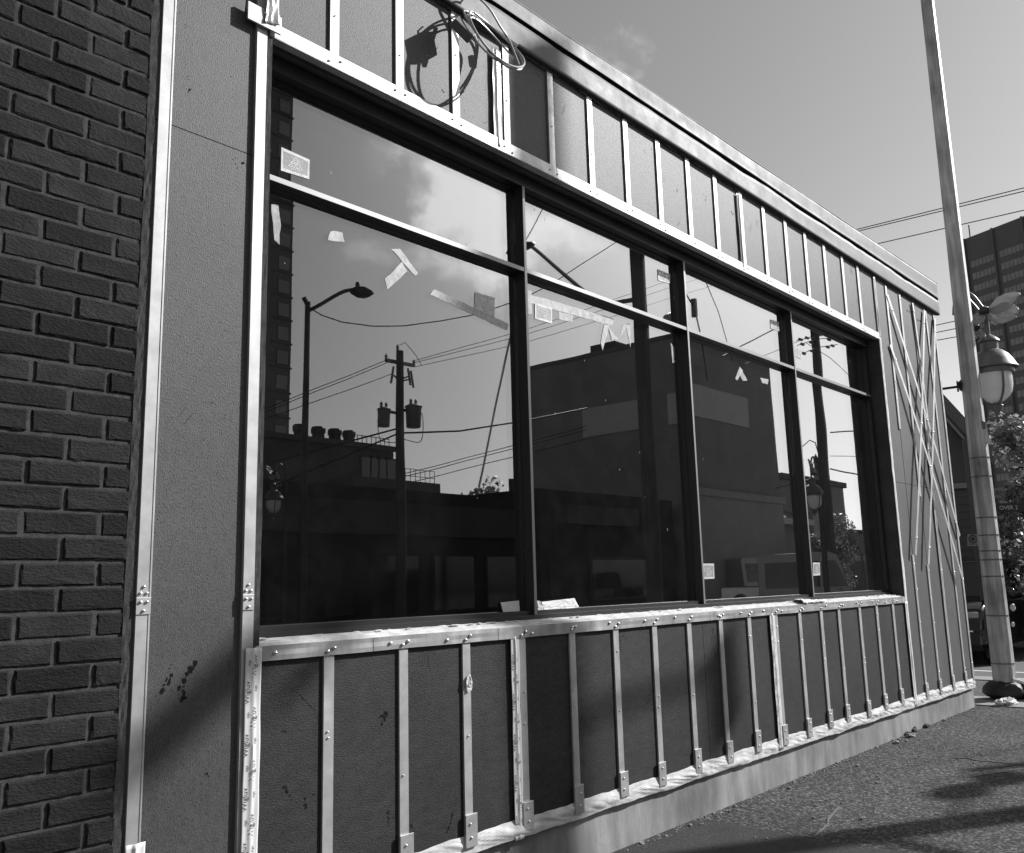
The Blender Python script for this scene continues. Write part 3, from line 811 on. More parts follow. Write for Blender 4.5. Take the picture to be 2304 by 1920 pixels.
ax = e1.normalized(); ay = nn.cross(ax).normalized()
vs = [bc + ax*(i*.065)+ay*(j*.052)+nn*(k*.026) for k in (-1,1) for j in (-1,1) for i in (-1,1)]
mb.add(vs, [(0,2,3,1),(4,5,7,6),(0,1,5,4),(2,6,7,3),(0,4,6,2),(1,3,7,5)])
bx = mb.build('junction_box', M['box'], T, bevel=0.004)
mb = MB(); mb.tube([bc+ax*.05, bc+ax*.10, cc-e1*.19-e2*.02], 0.009, 8); mb.build('cable_gland', M['cable'], bx)
mb = MB(); mb.tube([bc-ax*.06+nn*.0, bc-ax*.09, bc-ax*.10+ay*.03], .004, 6); mb.build('box_lead', M['cable'], bx)

# crumpled rag on the sill
mb = MB()
def rg(u, v):
    x = 7.02 + 0.50*u + .03*nz(v*4, 3); r = 0.02+.018*abs(nz(u*5, v*2, 7)) ; a = PI*(v*1.2-.1)
    return (x, 0.02 - (r+.022)*math.cos(a) , 1.302 + r*math.sin(a)*(1-.6*u) + .01*nz(u*11, v*5))
mb.grid(rg, 26, 9)
tag(mb.build('crumpled_rag', M['paper'], smooth=False, solid=0.002), 'crumpled pale rag lying on the window sill near the right end', 'rag')
# plastic bag by the foot of the corner
mb = MB(); mb.blob((11.72, -0.26, 0.04), .12, .075, .045, .26, 26, 14, 3); mb.blob((11.60, -0.19, 0.035), .06, .05, .04, .35, 14, 9, 8)
tag(mb.build('plastic_bag', M['plastic'], smooth=True), 'small crumpled white plastic bag on the pavement by the building corner', 'bag')
# stone chips along the wall foot
spots = [((1872,1500), .05, 'stone_dark'), ((1862,1508), .035, 'stone_dark'), ((1900,1492), .04, 'stone_dark'), ((1868,1512), .04, 'stone'), ((1838,1525), .03, 'stone')]
labs = ['dark broken stone at the wall foot, the middle one of the dark chips', 'dark broken stone nearest the long window among the dark chips', 'dark broken stone nearest the building corner', 'pale flat stone chip beside the dark chips at the wall foot', 'pale stone chip lying apart at the wall foot']
for i, ((dx, dy), r, mm) in enumerate(spots):
    rr = vray(dx, dy); p = CAM + rr*(-1.5/rr.z)
    mb = MB(); mb.blob((p.x, p.y, r*.35), r*1.5, r*.9, r*.55, .3, 8, 5, i+4)
    tag(mb.build('stone_chip', M[mm]), labs[i], 'stone', 'stone chips at the wall foot')
mb = MB(); rg_ = random.Random(4)
for i in range(170):
    x = rg_.uniform(5.0, 11.3); y = -abs(rg_.gauss(0, .7))-.03; r = rg_.uniform(.003, .009)*(1.8 if rg_.random() < .08 else 1)
    mb.blob((x, y, .004+r*.3), r*1.3, r, r*.7, .3, 6, 4, i)
tag(mb.build('loose_grit', M['stone']), 'loose grit scattered over the asphalt by the wall', 'grit', kind='stuff')
# crack filler on the asphalt
for name, ds, w in (('crack_sealant', ((1722,1655),(1700,1680),(1697,1692),(1668,1718)), .008), ('ground_crack', ((2085,1568),(2040,1563),(2010,1561),(1985,1556),(1960,1556)), .02), ('ground_crack', ((1985,1595),(2030,1588),(2100,1578)), .014)):
    mb = MB(); pts = []
    for d in ds:
        rr = vray(*d); pts.append(CAM + rr*(-1.5/rr.z))
    pts = smooth_pts(pts, 6)
    L_ = []; R_ = []
    for i, p in enumerate(pts):
        d = (pts[min(i+1,len(pts)-1)]-pts[max(0,i-1)]).normalized(); s = Vector((-d.y, d.x, 0))*w*(.6+.8*abs(nz(i*.9, 2)))
        L_.append((p+s).xy); R_.append((p-s).xy)
    mb.prism([tuple(q) for q in L_]+[tuple(q) for q in R_[::-1]], -0.004, 0.0045, 'z')
    tag(mb.build(name, M['sealant'] if name == 'crack_sealant' else M['stone_dark']), kind='structure')

# ================================================================== BRICK WALL
BW = thing('brick_wall', 'dark rug brick wall with pale mortar at the left of the storefront', 'wall', (0.7, 0, 0))
mb = MB(); LP = 0.2567; HP = 0.0858; x_end = 1.505; zr = 2.476
row = -29
while True:
    zb = zr + HP*row; row += 1
    if zb > 5.3: break
    if zb < -0.1: continue
    hx = 1.402 if (row % 2 == 0) else 1.402 - LP/2
    k = 1
    while True:
        a = hx + LP*k + 0.008; b = a + LP - 0.0155; k -= 1
        if a > x_end - .02: continue
        if b < -1.6: break
        b = min(b, x_end + random.uniform(-.008, .004))
        j = lambda s=.0022: random.uniform(-s, s)
        z0 = zb + .0055 + j(.0015); z1 = zb + HP - .0055 + j(.0015); yf = -0.001 + random.uniform(-.003, .003); e = .006
        n = 7
        # front outline with wobble, then an inset front face
        def ring(ins, y):
            P = []
            for i in range(n): P.append((a+ins+(b-a-2*ins)*i/n, z0+ins))
            for i in range(3): P.append((b-ins, z0+ins+(z1-z0-2*ins)*i/3))
            for i in range(n): P.append((b-ins-(b-a-2*ins)*i/n, z1-ins))
            for i in range(3): P.append((a+ins, z1-ins-(z1-z0-2*ins)*i/3))
            return [(px+j(), y+j(.001), pz+j(.0014)) for px, pz in P]
        r0 = ring(0, .013); r1 = ring(.0005, yf+.004); r2 = ring(e, yf); m_ = len(r0)
        mb.add(r0+r1+r2, [(i, (i+1) % m_, (i+1) % m_+m_, i+m_) for i in range(m_)] + [(i+m_, (i+1) % m_+m_, (i+1) % m_+2*m_, i+2*m_) for i in range(m_)] + [tuple(range(2*m_, 3*m_))])
mb.build('brick_face', M['brick'], BW, recalc=True)
mb = MB()
def mo(u, v):
    x = -1.6 + 3.128*u; z = -.1 + 5.5*v; return (x, .0055 + .0022*nz(x*25, z*25), z)
mb.grid(mo, 110, 190); mb.box(-1.6, .012, -.1, 1.528, .25, 5.4)
mb.build('mortar_bed', M['mortar'], BW, recalc=True)
mb = MB()
def sl(u, v):
    z = 0.0+5.3*v; return (1.500 + (.030)*u + .004*nz(z*9, u), .000 + .004*nz(z*17, u*3) - .002*u, z)
mb.grid(sl, 3, 260); mb.build('sealant_joint', M['mortar'], BW)
# ================================================================== CORNER, RIGHT SIDE
FW = RM @ Vector((0, 0, -1))
def mpp(p):       # metres per photo pixel at a point
    return (Vector(p)-CAM).dot(FW) / (FPX*2100/2304)
MR = vray(2065, 1436); MD = 1.5*math.hypot(MR.x, MR.y)/-MR.z; base = at(2065, 1436, MD); base.z = 0.0
topp = at(1901, -2, MD*.992); axis = (topp-base)
T = thing('lamp_mast', 'tall grey tapered street mast with strapped joints and a rubber collar at the building corner', 'mast', base)
rb, rt = 0.150*MD/14.5, 0.094*MD/14.5
mb = MB(); vs = []; n8 = 8
for k in range(13):
    t = k/12*1.35; c = base+axis*t; r = rb+(rt-rb)*t
    for j in range(n8):
        a = rad(264-22.5+45*j); vs.append(c+Vector((r*math.cos(a), r*math.sin(a), 0)))
mb.add(vs, [(i*n8+j, i*n8+(j+1) % n8, (i+1)*n8+(j+1) % n8, (i+1)*n8+j) for i in range(12) for j in range(n8)]+[tuple(range(12*n8, 13*n8))])
mb.build('mast_shaft', M['pole_conc'], T, bevel=.008)
for dy in (940, 978, 1062, 1098, 1130, 1148, 1182, 1262, 1360):
    # straps round the shaft
    t = (1400-dy)/1402*0.995; t = max(.02, t)
    # find shaft parameter whose projection is at dy
    lo, hi = 0.0, 1.0
    for _ in range(30):
        md = (lo+hi)/2; q = RM.transposed() @ (base+axis*md-CAM); yy = (960 - q.y/(-q.z)*FPX*1.0)*2100/2304 if False else (960 + (-q.y)/(-q.z)*FPX)*0.91146
        if yy > dy: lo = md
        else: hi = md
    c = base+axis*lo; r = rb+(rt-rb)*lo
    mb = MB(); a = axis.normalized(); mb.tube([c-a*.008, c+a*.008], r*1.0+.002, 12); mb.build('strap', M['grey_metal'], T)
mb = MB()
rgt = Vector((FW.y, -FW.x, 0)).normalized()
for k, (u, rr, rz) in enumerate(((-.03, .225, .125), (.24, .17, .12))):
    mb.blob(base+rgt*u+Vector((0, 0, .115)), rr, rr, rz, .05, 18, 10, k)
mb.build('collar', M['black'], T, smooth=True)
for s in (.02, .12):
    bk = Vector((-FW.x, -FW.y, 0)).normalized()*.2
    pts = [base+bk+rgt*(.17+s)+Vector((0,0,.02)), base+bk+rgt*(.17+s)+Vector((0,0,.14)), base+bk*.9+rgt*(.11+s)+Vector((0,0,.215)), base+bk*.7+rgt*(.02+s*.5)+Vector((0,0,.245))]
    MB().tube(smooth_pts(pts, 6), .018, 8).build('hose_loop', M['sign_white'], T, smooth=True)
for dy, r in ((1246, .03), (1281, .02)):
    p = at(2077, dy, MD-.1); MB().blob(p, r, r, r*1.4, .1, 10, 8, 2).build('cap_plug', M['white_tape'], T, smooth=True)
# bracket strut with coupling to the left of the mast
p0 = at(1938, 797, MD); p1 = at(1975, 792, MD); p2 = at(1962, 793, MD)
mb = MB(); mb.tube([at(1924, 799, MD), p1], .016, 8); mb.tube([p2, at(1966, 792.6, MD)], .07, 10); mb.tube([at(1966, 792.6, MD), at(1976, 791, MD)], [.05, .10], 10)
mb.build('side_bracket', M['dark_metal'], T)

# ornamental lantern with petal sculpture (local frame, hook at origin)
def lantern(label, cat='lamp'):
    T = thing('street_lantern', label, cat, (0,0,0), 'ornamental street lanterns')
    mb = MB(); mb.lathe([(.028,.0),(.028,-.24),(.035,-.245),(.05,-.26),(.085,-.285),(.115,-.32),(.12,-.335),(.095,-.345),(.095,-.43),(.10,-.435),(.135,-.45),(.19,-.50),(.235,-.57),(.262,-.63),(.275,-.645),(.28,-.66),(.262,-.668),(.24,-.655),(.1,-.62)], (0,0,0), 32)
    mb.build('lamp_cap', M['grey_metal'], T, smooth=True)
    mb = MB(); mb.lathe([(.232,-.66),(.232,-.72),(.205,-.725)], (0,0,0), 32); mb.build('lamp_collar', M['grey_metal'], T, smooth=True)
    mb = MB(); mb.lathe([(.195,-.70),(.20,-.78),(.198,-.86),(.18,-.94),(.145,-1.0),(.09,-1.045),(.02,-1.06)], (0,0,0), 32); mb.build('globe', M['globe'], T, smooth=True)
    for k in range(4):
        a = 2*PI*k/4+.4; c, s = math.cos(a), math.sin(a)
        pts = [Vector((c*r, s*r, z)) for r, z in ((.235,-.70),(.225,-.80),(.215,-.90),(.18,-.98),(.12,-1.05),(.05,-1.09),(.0,-1.10))]
        MB().tube(pts, .013, 8).build('cage_rib', M['grey_metal'], T, smooth=True)
    mb = MB(); mb.lathe([(.0,-1.06),(.06,-1.07),(.075,-1.10),(.05,-1.15),(.015,-1.20),(.012,-1.215),(.02,-1.225),(.0,-1.24)], (0,0,0), 16); mb.build('finial', M['grey_metal'], T, smooth=True)
    # scroll arm towards the pole (pole lies towards -x)
    arm = [(.0,0,-.02),(-.01,0,.05),(-.05,0,.14),(-.11,0,.25),(-.19,0,.31),(-.26,0,.28),(-.31,0,.18),(-.33,0,.05)]
    MB().tube(smooth_pts([Vector(p) for p in arm], 5), .022, 10).build('scroll_arm', M['grey_metal'], T, smooth=True)
    for sc in ([(-.30,0,.20),(-.25,.02,.16),(-.20,.02,.10),(-.16,.02,.02),(-.17,.02,-.05),(-.21,.02,-.06),(-.22,.02,-.02)],
               [(-.33,0,-.02),(-.28,.0,-.04),(-.24,.0,-.1),(-.25,.0,-.17),(-.30,0,-.2)],
               [(-.18,0,.30),(-.15,.02,.22),(-.10,.03,.14),(-.06,.02,.06)]):
        MB().tube(smooth_pts([Vector(p) for p in sc], 5), .014, 8).build('scroll', M['grey_metal'], T, smooth=True)
    def petal(o, d, n, L, w, curl, lobes=False):
        d = Vector(d).normalized(); n = Vector(n); n = (n-d*n.dot(d)).normalized(); s = d.cross(n)
        mb = MB()
        def f(u, v):
            t = v; ww = w*(math.sin(PI*min(1,(t*.86+.06)))**.75)
            a = (u-.5)*2
            L2 = L*(1 - (.10*a*a if not lobes else (.12*(1-abs(a))**2 if t > .6 else 0)))
            return Vector(o) + d*(L2*t) + s*(ww*a) + n*(curl*t*t - .18*w*(1-a*a) + .02*nz(u*4, v*4))
        mb.grid(f, 14, 16); return mb.build('petal', M['petal'], T, smooth=True, solid=0.008)
    petal((.04,-.03,.04), (.85,-.30,.30), (-.2,-.8,.5), .37, .125, .02)
    petal((.03,-.04,.02), (.75,-.35,-.30), (-.3,-.8,.3), .34, .14, .03, True)
    petal((-.05,-.02,.03), (-.35,-.3,-.8), (.1,-.9,.1), .20, .07, .03)
    petal((.04,-.03,-.02), (.2,-.3,-.75), (.4,-.8,.1), .17, .05, .02)
    petal((-.12,-.03,-.14), (-.25,-.3,-.8), (.3,-.8,.2), .20, .06, .03)
    petal((-.11,-.02,-.16), (.28,-.3,-.75), (.2,-.8,.2), .18, .05, .03)
    mb = MB(); mb.blob((-.01,-.02,.05), .06, .05, .05, .2, 12, 8, 5); mb.build('flower_heart', M['dark_metal'], T, smooth=True); mb = MB(); mb.blob((-.12,-.03,-.14), .05, .05, .05, .25, 10, 8, 9); mb.build('flower_heart', M['dark_metal'], T, smooth=True)
    return T
LN = lantern('ornamental grey lantern with frosted globe and petals hung on the corner mast')
hook = at(2021, 646, MD+.45)
LN.location = hook; LN.rotation_euler = (0, 0, math.atan2(-1.0, .30))
LN.scale = (1.11, 1.11, 1.11)

# pale bracket sign on the right of the mast
T = thing('bracket_sign', 'narrow pale flared sign plate fixed to the right of the corner mast', 'sign', at(2022, 890, MD-.05))
def slab(name, ds, dist, th, m, parent):
    P = [at(x, y, dist) for x, y in ds]; n = len(P); d = Vector((FW.x, FW.y, 0)).normalized()*th
    mb = MB(); mb.add(P+[p+d for p in P], [tuple(range(n))[::-1], tuple(range(n, 2*n))]+[(i, (i+1) % n, (i+1) % n+n, i+n) for i in range(n)])
    return mb.build(name, m, parent)
slab('sign_plate', [(2009,860),(2023,868),(2027,895),(2032,906),(2036,911),(2014,905)], MD-.1, .05, M['sign_white'], T)
slab('tab', [(2012,862),(2021,866),(2022,879),(2017,881),(2013,877)], MD-.12, .015, M['grey_metal'], T)
slab('lug', [(2031,893),(2040,897),(2033,899)], MD-.1, .03, M['sign_white'], T)
slab('hanger', [(2006,828),(2015,832),(2017,858),(2009,858)], MD-.05, .05, M['grey_metal'], T)

# parking sign on a timber post behind the mast
sb = at(2040, 1300, 18.5); sb.z = 0
T = thing('sign_post', 'dark timber post behind the mast carrying a small pale parking sign', 'sign', sb)
q0 = at(1991, 900, 18.5); 
mb = MB(); mb.tube([sb, sb+(q0-sb)*.5, q0], [.17, .165, .155], 12); mb.build('post', M['wood'], T)
sp = at(1995, 1111, 18.2); mk = mpp(sp)
pl = slab('sign_plate', [(1985,1096),(2006,1096),(2006,1120),(1985,1120)], 18.15, .02, M['wall_mid'], T)
mb = MB(); rt_ = Vector((FW.y, -FW.x, 0)).normalized(); upv = Vector((0,0,1)); c = at(1995.5, 1106, 18.12); ro, ri = 9*mk, 6.6*mk
for r0_, r1_ in ((ri, ro), (0.0, 4.2*mk)):
    vs = []; n = 28
    for i in range(n):
        a = 2*PI*i/n
        vs += [c+rt_*(r0_*math.cos(a))+upv*(r0_*math.sin(a)), c+rt_*(r1_*math.cos(a))+upv*(r1_*math.sin(a))]
    mb.add(vs, [(2*i, 2*i+1, (2*i+3) % (2*n), (2*i+2) % (2*n)) for i in range(n)])
for k in (-6, 0, 6):
    p = c+rt_*(k*mk)-upv*(11*mk); mb.add([p+rt_*(1.3*mk)*math.cos(a)+upv*(1.3*mk)*math.sin(a) for a in [2*PI*i/8 for i in range(8)]], [tuple(range(8))])
mb.build('sign_symbol', M['sign_dark'], pl)

# ------------------------------------------------------------------ vehicles (front towards +x, on z = 0)
def wheel(root, x, y, r, w, side):
    mb = MB(); mb.lathe([(r*.62,-w/2),(r*.93,-w/2),(r,-w*.36),(r,w*.36),(r*.93,w/2),(r*.62,w/2)], (x, y, r), 28, 'y'); wh = mb.build('wheel', M['black'], root, smooth=True)
    mb = MB(); yy = y + side*(w*.5-.03)
    mb.lathe([(r*.62,-.02),(r*.62,.02),(r*.5,.012),(r*.15,.03),(.0,.03)] if side > 0 else [(0,-.03),(r*.15,-.03),(r*.5,-.012),(r*.62,-.02),(r*.62,.02)], (x, yy, r), 20, 'y')
    for k in range(5):
        a = 2*PI*k/5; mb.bar((x+.05*math.cos(a), yy+side*.015, r+.05*math.sin(a)), (x+r*.58*math.cos(a), yy+side*.012, r+r*.58*math.sin(a)), .05, .03, (0,1,0))
    mb.build('rim', M['chrome'], wh)
def vehicle(name, label, cat, paint, L=4.8, Wd=1.86, kind='suv', group=None):
    T = thing(name, label, cat, (0,0,0), group)
    hl = L/2; r = .37; ax = (hl-.92, -hl+1.0)
    H0, HB, HT = .30, (1.05 if kind != 'truck' else 1.12), {'suv':1.78, 'truck':1.88, 'van':2.5}[kind]
    hood = {'suv':1.06, 'truck':1.18, 'van':1.10}[kind]
    # lower body: outline with wheel arches
    def arch(cx, k=9): return [(cx+(r+.07)*math.cos(PI*i/k), r+(r+.07)*math.sin(PI*i/k)) for i in range(k+1)][::-1]
    pr = [(-hl+.05, H0+.1), (-hl, .55), (-hl+.02, HB-.1), (-hl+.06, HB)]
    pr += [(hl-1.25, HB+.0), (hl-1.1, hood), (hl-.35, hood-.08), (hl-.06, hood-.22), (hl, .62), (hl-.03, H0+.08), (ax[0]+r+.07, H0)]
    pr += arch(ax[0])[::-1][0:0] + [p for p in reversed(arch(ax[0]))]
    pr += [(ax[0]-r-.07, H0), (ax[1]+r+.07, H0)] + [p for p in reversed(arch(ax[1]))] + [(ax[1]-r-.07, H0)]
    mb = MB(); mb.prism(pr, -Wd/2, Wd/2, 'y'); body = mb.build('body', paint, T, bevel=.05, smooth=True)
    if kind == 'suv':   cab = [(-hl+.08, HB), (-hl+.35, HT-.06), (-hl+.75, HT), (.25, HT), (.55, HT-.07), (hl-1.35, HB)]
    elif kind == 'van': cab = [(-hl+.03, HB), (-hl+.06, HT-.08), (-hl+.2, HT), (hl-1.9, HT), (hl-1.5, HT-.12), (hl-.95, HB)]
    else:               cab = [(-.55, HB), (-.42, HT-.05), (-.2, HT), (.75, HT), (1.0, HT-.06), (hl-1.35, HB)]
    def cabin(poly, w0, w1, name, m, par, off=0.0):
        mb = MB(); z0 = min(p[1] for p in poly); z1 = max(p[1] for p in poly); n = len(poly)
        A = [(x, -(w0+(w1-w0)*(z-z0)/(z1-z0))/2, z) for x, z in poly]; Bv = [(x, -y, z) for x, y, z in A]
        mb.add(A+Bv, [tuple(range(n)), tuple(range(n,2*n))[::-1]]+[(i, i+n, (i+1) % n+n, (i+1) % n) for i in range(n)])
        return mb.build(name, m, par, bevel=.03, smooth=True)
    cb = cabin(cab, Wd-.06, Wd-.38, 'cabin', paint, T)
    # glazing sits 4 mm proud of the cabin
    def side_glass(x0, x1, x2, x3, z0, z1):
        for s in (-1, 1):
            def yy(z): return s*((Wd-.06)+((Wd-.38)-(Wd-.06))*(z-HB)/(HT-HB))/2 + s*.004
            mb = MB(); mb.add([(x0,yy(z0),z0),(x1,yy(z0),z0),(x2,yy(z1),z1),(x3,yy(z1),z1)], [(0,1,2,3)]); mb.build('side_window', M['win_dark'], cb, solid=.004)
    z0, z1 = HB+.05, HT-.12
    if kind == 'suv': side_glass(-hl+.3, -1.0, -1.0, -hl+.5, z0, z1); side_glass(-.92, .05, .05, -.92, z0, z1); side_glass(.13, hl-1.55, .5, .13, z0, z1)
    elif kind == 'truck': side_glass(-.42, .2, .2, -.32, z0, z1); side_glass(.28, hl-1.55, .92, .28, z0, z1)
    else: side_glass(hl-2.3, hl-1.1, hl-1.6, hl-2.3, HB+.25, HT-.3); side_glass(-hl+.4, hl-2.4, hl-2.4, -hl+.4, HB+.25, HT-.3)
    a, b = cab[-1], cab[-2]
    def wy(z): return ((Wd-.06)+((Wd-.38)-(Wd-.06))*(z-HB)/(HT-HB))/2-.08
    p0 = (a[0]*.92+b[0]*.08+.006, a[1]*.92+b[1]*.08); p1 = (a[0]*.1+b[0]*.9+.006, a[1]*.1+b[1]*.9)
    mb = MB(); mb.add([(p0[0],-wy(p0[1]),p0[1]),(p0[0],wy(p0[1]),p0[1]),(p1[0],wy(p1[1]),p1[1]),(p1[0],-wy(p1[1]),p1[1])], [(0,1,2,3)]); mb.build('windscreen', M['win_dark'], cb, solid=.004)
    for x in ax:
        for s in (-1, 1): wheel(T, x, s*(Wd/2-.12), r, .24, s)
    for s in (-1, 1):
        mb = MB(); mb.box(hl-.16, s*(Wd/2-.42), hood-.36, hl-.002, s*(Wd/2-.06), hood-.25); mb.build('headlight', M['lamp_glass'], T, bevel=.03)
        mb = MB(); mb.box(-hl-.005, s*(Wd/2-.25), .75, -hl+.1, s*(Wd/2-.06), 1.0); mb.build('tail_light', M['grey_metal'], T, bevel=.02)
        mb = MB(); mb.blob((hl-1.45, s*(Wd/2+.12), HB+.12), .09, .12, .09, .05, 10, 8); mb.build('wing_mirror', paint, T, smooth=True)
        mb = MB(); mb.lathe([(.06,-.02),(.06,.02),(.0,.02)], (hl-.02, s*(Wd/2-.32), .52), 14, 'x'); mb.build('fog_lamp', M['lamp_glass'], T)
    mb = MB(); mb.box(hl-.06, -.48, hood-.52, hl+.012, .48, hood-.20); gr = mb.build('grille', M['chrome'], T, bevel=.02)
    mb = MB(); mb.box(hl+.0125, -.45, hood-.49, hl+.018, .45, hood-.23)
    mb.build('grille_slot', M['black'], gr)
    mb = MB(); mb.box(hl-.10, -Wd/2+.04, H0+.05, hl+.06, Wd/2-.04, .60); mb.build('bumper', M['black'], T, bevel=.04)
    MB().box(hl+.02, -Wd/2+.15, .585, hl+.065, Wd/2-.15, .62).build('bumper_trim', M['chrome'], T, bevel=.01)
    mb = MB(); mb.box(-hl+.2, -Wd/2+.12, .25, hl-.25, Wd/2-.12, .36); mb.build('underbody', M['black'], T)
    if kind != 'van':
        for s in (-1, 1): MB().tube([(-hl+.9, s*.62, HT+.03), (.2, s*.62, HT+.03)], .02, 8).build('roof_rail', M['chrome'], T) if kind == 'suv' else None
    if kind == 'truck':
        mb = MB(); mb.box(-hl+.15, -Wd/2+.1, HB+.0015, -.6, Wd/2-.1, HB+.02); mb.build('bed_cover', M['black'], T)
    return T
v = vehicle('pickup_truck', 'black pickup truck facing the camera from the side street, partly hidden by the building corner', 'truck', M['car_dark'], 5.2, 1.98, 'truck')
v.location = (19.9, 2.40, -0.10); v.rotation_euler = (0, 0, PI)
v = vehicle('pickup_truck', 'silver grey pickup truck mirrored in the third window bay', 'truck', M['car_light'], 5.4, 1.95, 'truck')
v.scale = (.92, .92, 1.16); v.location = (40.6, -16.2, -0.14); v.rotation_euler = (0,0,rad(66))
v = vehicle('parked_van', 'pale box van mirrored behind the pickup in the third window bay', 'van', M['car_mid'], 5.0, 1.95, 'van')
v.scale = (.9, .95, 1.06); v.location = (45.5, -21.5+1.9, 0.0); v.rotation_euler = (0,0,rad(10))
v = vehicle('parked_van', 'big grey van mirrored at the foot of the end window bay', 'van', M['car_mid'], 5.6, 2.0, 'van')
v.scale = (.68, .9, 1); v.location = (31.7, -10.35, -0.14); v.rotation_euler = (0,0,rad(66))

# ------------------------------------------------------------------ trees
def tree(label, loc, h, cr, ch, trunk_r=.15, n=5200, leaf=.13, sd=1, name='street_tree', group=None):
    rnd = random.Random(sd)
    T = thing(name, label, 'tree', loc, group); loc = Vector(loc)
    mb = MB(); top = loc+Vector((rnd.uniform(-.2,.2), rnd.uniform(-.2,.2), h-ch*.35))
    mb.tube([loc, loc.lerp(top,.4)+Vector((.05,.03,0)), top], [trunk_r, trunk_r*.7, trunk_r*.3], 8)
    cl = []
    for k in range(26):
        d = Vector((rnd.gauss(0,1), rnd.gauss(0,1), rnd.gauss(0,1))).normalized()
        rr = rnd.uniform(.35, .95)
        c = loc+Vector((d.x*cr*rr, d.y*cr*rr, h-ch/2+d.z*ch/2*rr)); cl.append((c, rnd.uniform(.22,.42)*cr))
        if k < 12: mb.tube([loc.lerp(top, rnd.uniform(.55,.95)), c], [trunk_r*.3, trunk_r*.08], 5)
    mb.build('trunk', M['bark'], T)
    vs = []; fs = []
    for i in range(n):
        c, r = cl[rnd.randrange(len(cl))]
        d = Vector((rnd.gauss(0,1), rnd.gauss(0,1), rnd.gauss(0,1))).normalized()*r*rnd.uniform(.55,1.05)
        p = c+d; s = leaf*rnd.uniform(.6,1.3)
        nrm = (d.normalized()*.6+Vector((rnd.gauss(0,.6), rnd.gauss(0,.6), rnd.uniform(.1,1)))).normalized()
        u = nrm.orthogonal().normalized(); w = nrm.cross(u); a = rnd.uniform(0, 2*PI); uu = u*math.cos(a)+w*math.sin(a); ww = nrm.cross(uu)
        b = len(vs)
        vs += [p-uu*s*.5, p-ww*s*.32+uu*.05*s, p+uu*s*.55, p+ww*s*.32+uu*.05*s]; fs.append((b, b+1, b+2, b+3))
    mb = MB(); mb.add(vs, fs); mb.build('crown', M['leaf'], T, recalc=False)
    return T
p = at(2140, 1030, 21.5)
tree('leafy street tree in sun at the right edge behind the hanging lantern', (p.x, p.y, -.1), at(2140, 915, 21.5).z, 1.25, 3.6, n=9000, leaf=.11, sd=3)
p = at(2125, 880, 33); tree('taller dark tree beyond the eaves behind the lantern', (p.x, p.y, 0), at(2110, 822, 33).z, 1.6, 3.0, n=3500, leaf=.16, sd=5)
p = mir(1700, 1058, -17.8); tree('dense street tree mirrored in the end window bay', (p.x, p.y, 0), p.z, 1.8, 4.2, n=5000, leaf=.16, sd=9)
p = mir(984, 1020, -30); tree('small tree showing over the low shop roof in the first window bay', (p.x, p.y, 0), p.z+.9, 1.5, 3.2, n=2200, leaf=.22, sd=13)

# ------------------------------------------------------------------ buildings beyond the corner (seen directly)
# gabled house across the side street
A0 = at(1940, 905, 27); 
hx = A0.x; HT_ = T = thing('gabled_house', 'dark clapboard house with a shingle gable roof and pale eaves beyond the building corner', 'house', (hx, at(1986,868,27).y-.5, 0))
ridge = at(1921, 800, 27); eave = at(1986, 868, 27)
hz = eave.z; rz = ridge.z
y0 = eave.y-.2; y1 = ridge.y+3.0
mb = MB(); mb.box(hx, y0+.35, -.1, hx+9, y1+6, hz-.8); mb.build('wall', M['siding'], T)
mb = MB()
for k in range(19): mb.box(hx-.018-.0, y0+.35, -.1+k*.2, hx-.001, y1+6, .055+k*.2)
mb.build('clapboards', M['siding'], T)
# roof: slope descending towards the main street, gable to the camera
ry = ridge.y+1.2
sl_r = (rz-hz)/(ridge.y-eave.y); ry = ridge.y+2.5; top_z = hz+sl_r*(ry-eave.y); ye = eave.y-.5; ze = hz-sl_r*.5
mb = MB(); mb.prism([(ye, ze-.5), (ry, top_z-.5), (ry+6, ze-.5), (ry+6, ze), (ry, top_z), (ye, ze)], hx-.45, hx+9, 'x'); mb.build('roof', M['roof'], T)
mb = MB(); mb.prism([(ye+.3, ze-.75), (ye+.3, ze-.35), (ry, top_z-.52), (ry+5.6, ze-.4), (ry+5.6, ze-.75)], hx+.02, hx+.2, 'x'); mb.build('gable', M['siding'], T)
mb = MB(); mb.bar((hx-.40, ye+.1, ze-.53), (hx-.40, ry, top_z-.63), .05, .14, (1,0,0)); mb.build('rake_trim', M['eaves_board'], T)
MB().bar((hx-.10, ye+.1, ze-.95), (hx-.10, ry+5, ze-.95), .05, .14).build('wall_trim', M['eaves_board'], T)
mb = MB(); mb.box(hx-.08, A0.y+.1, 2.2, hx-.019, A0.y+1.3, 3.6); f = mb.build('window', M['trim'], T)
mb = MB(); mb.box(hx-.085, A0.y+.2, 2.3, hx-.0805, A0.y+1.2, 3.5); mb.build('pane', M['win_dark'], f)
HT_.rotation_euler = (0, 0, rad(17))
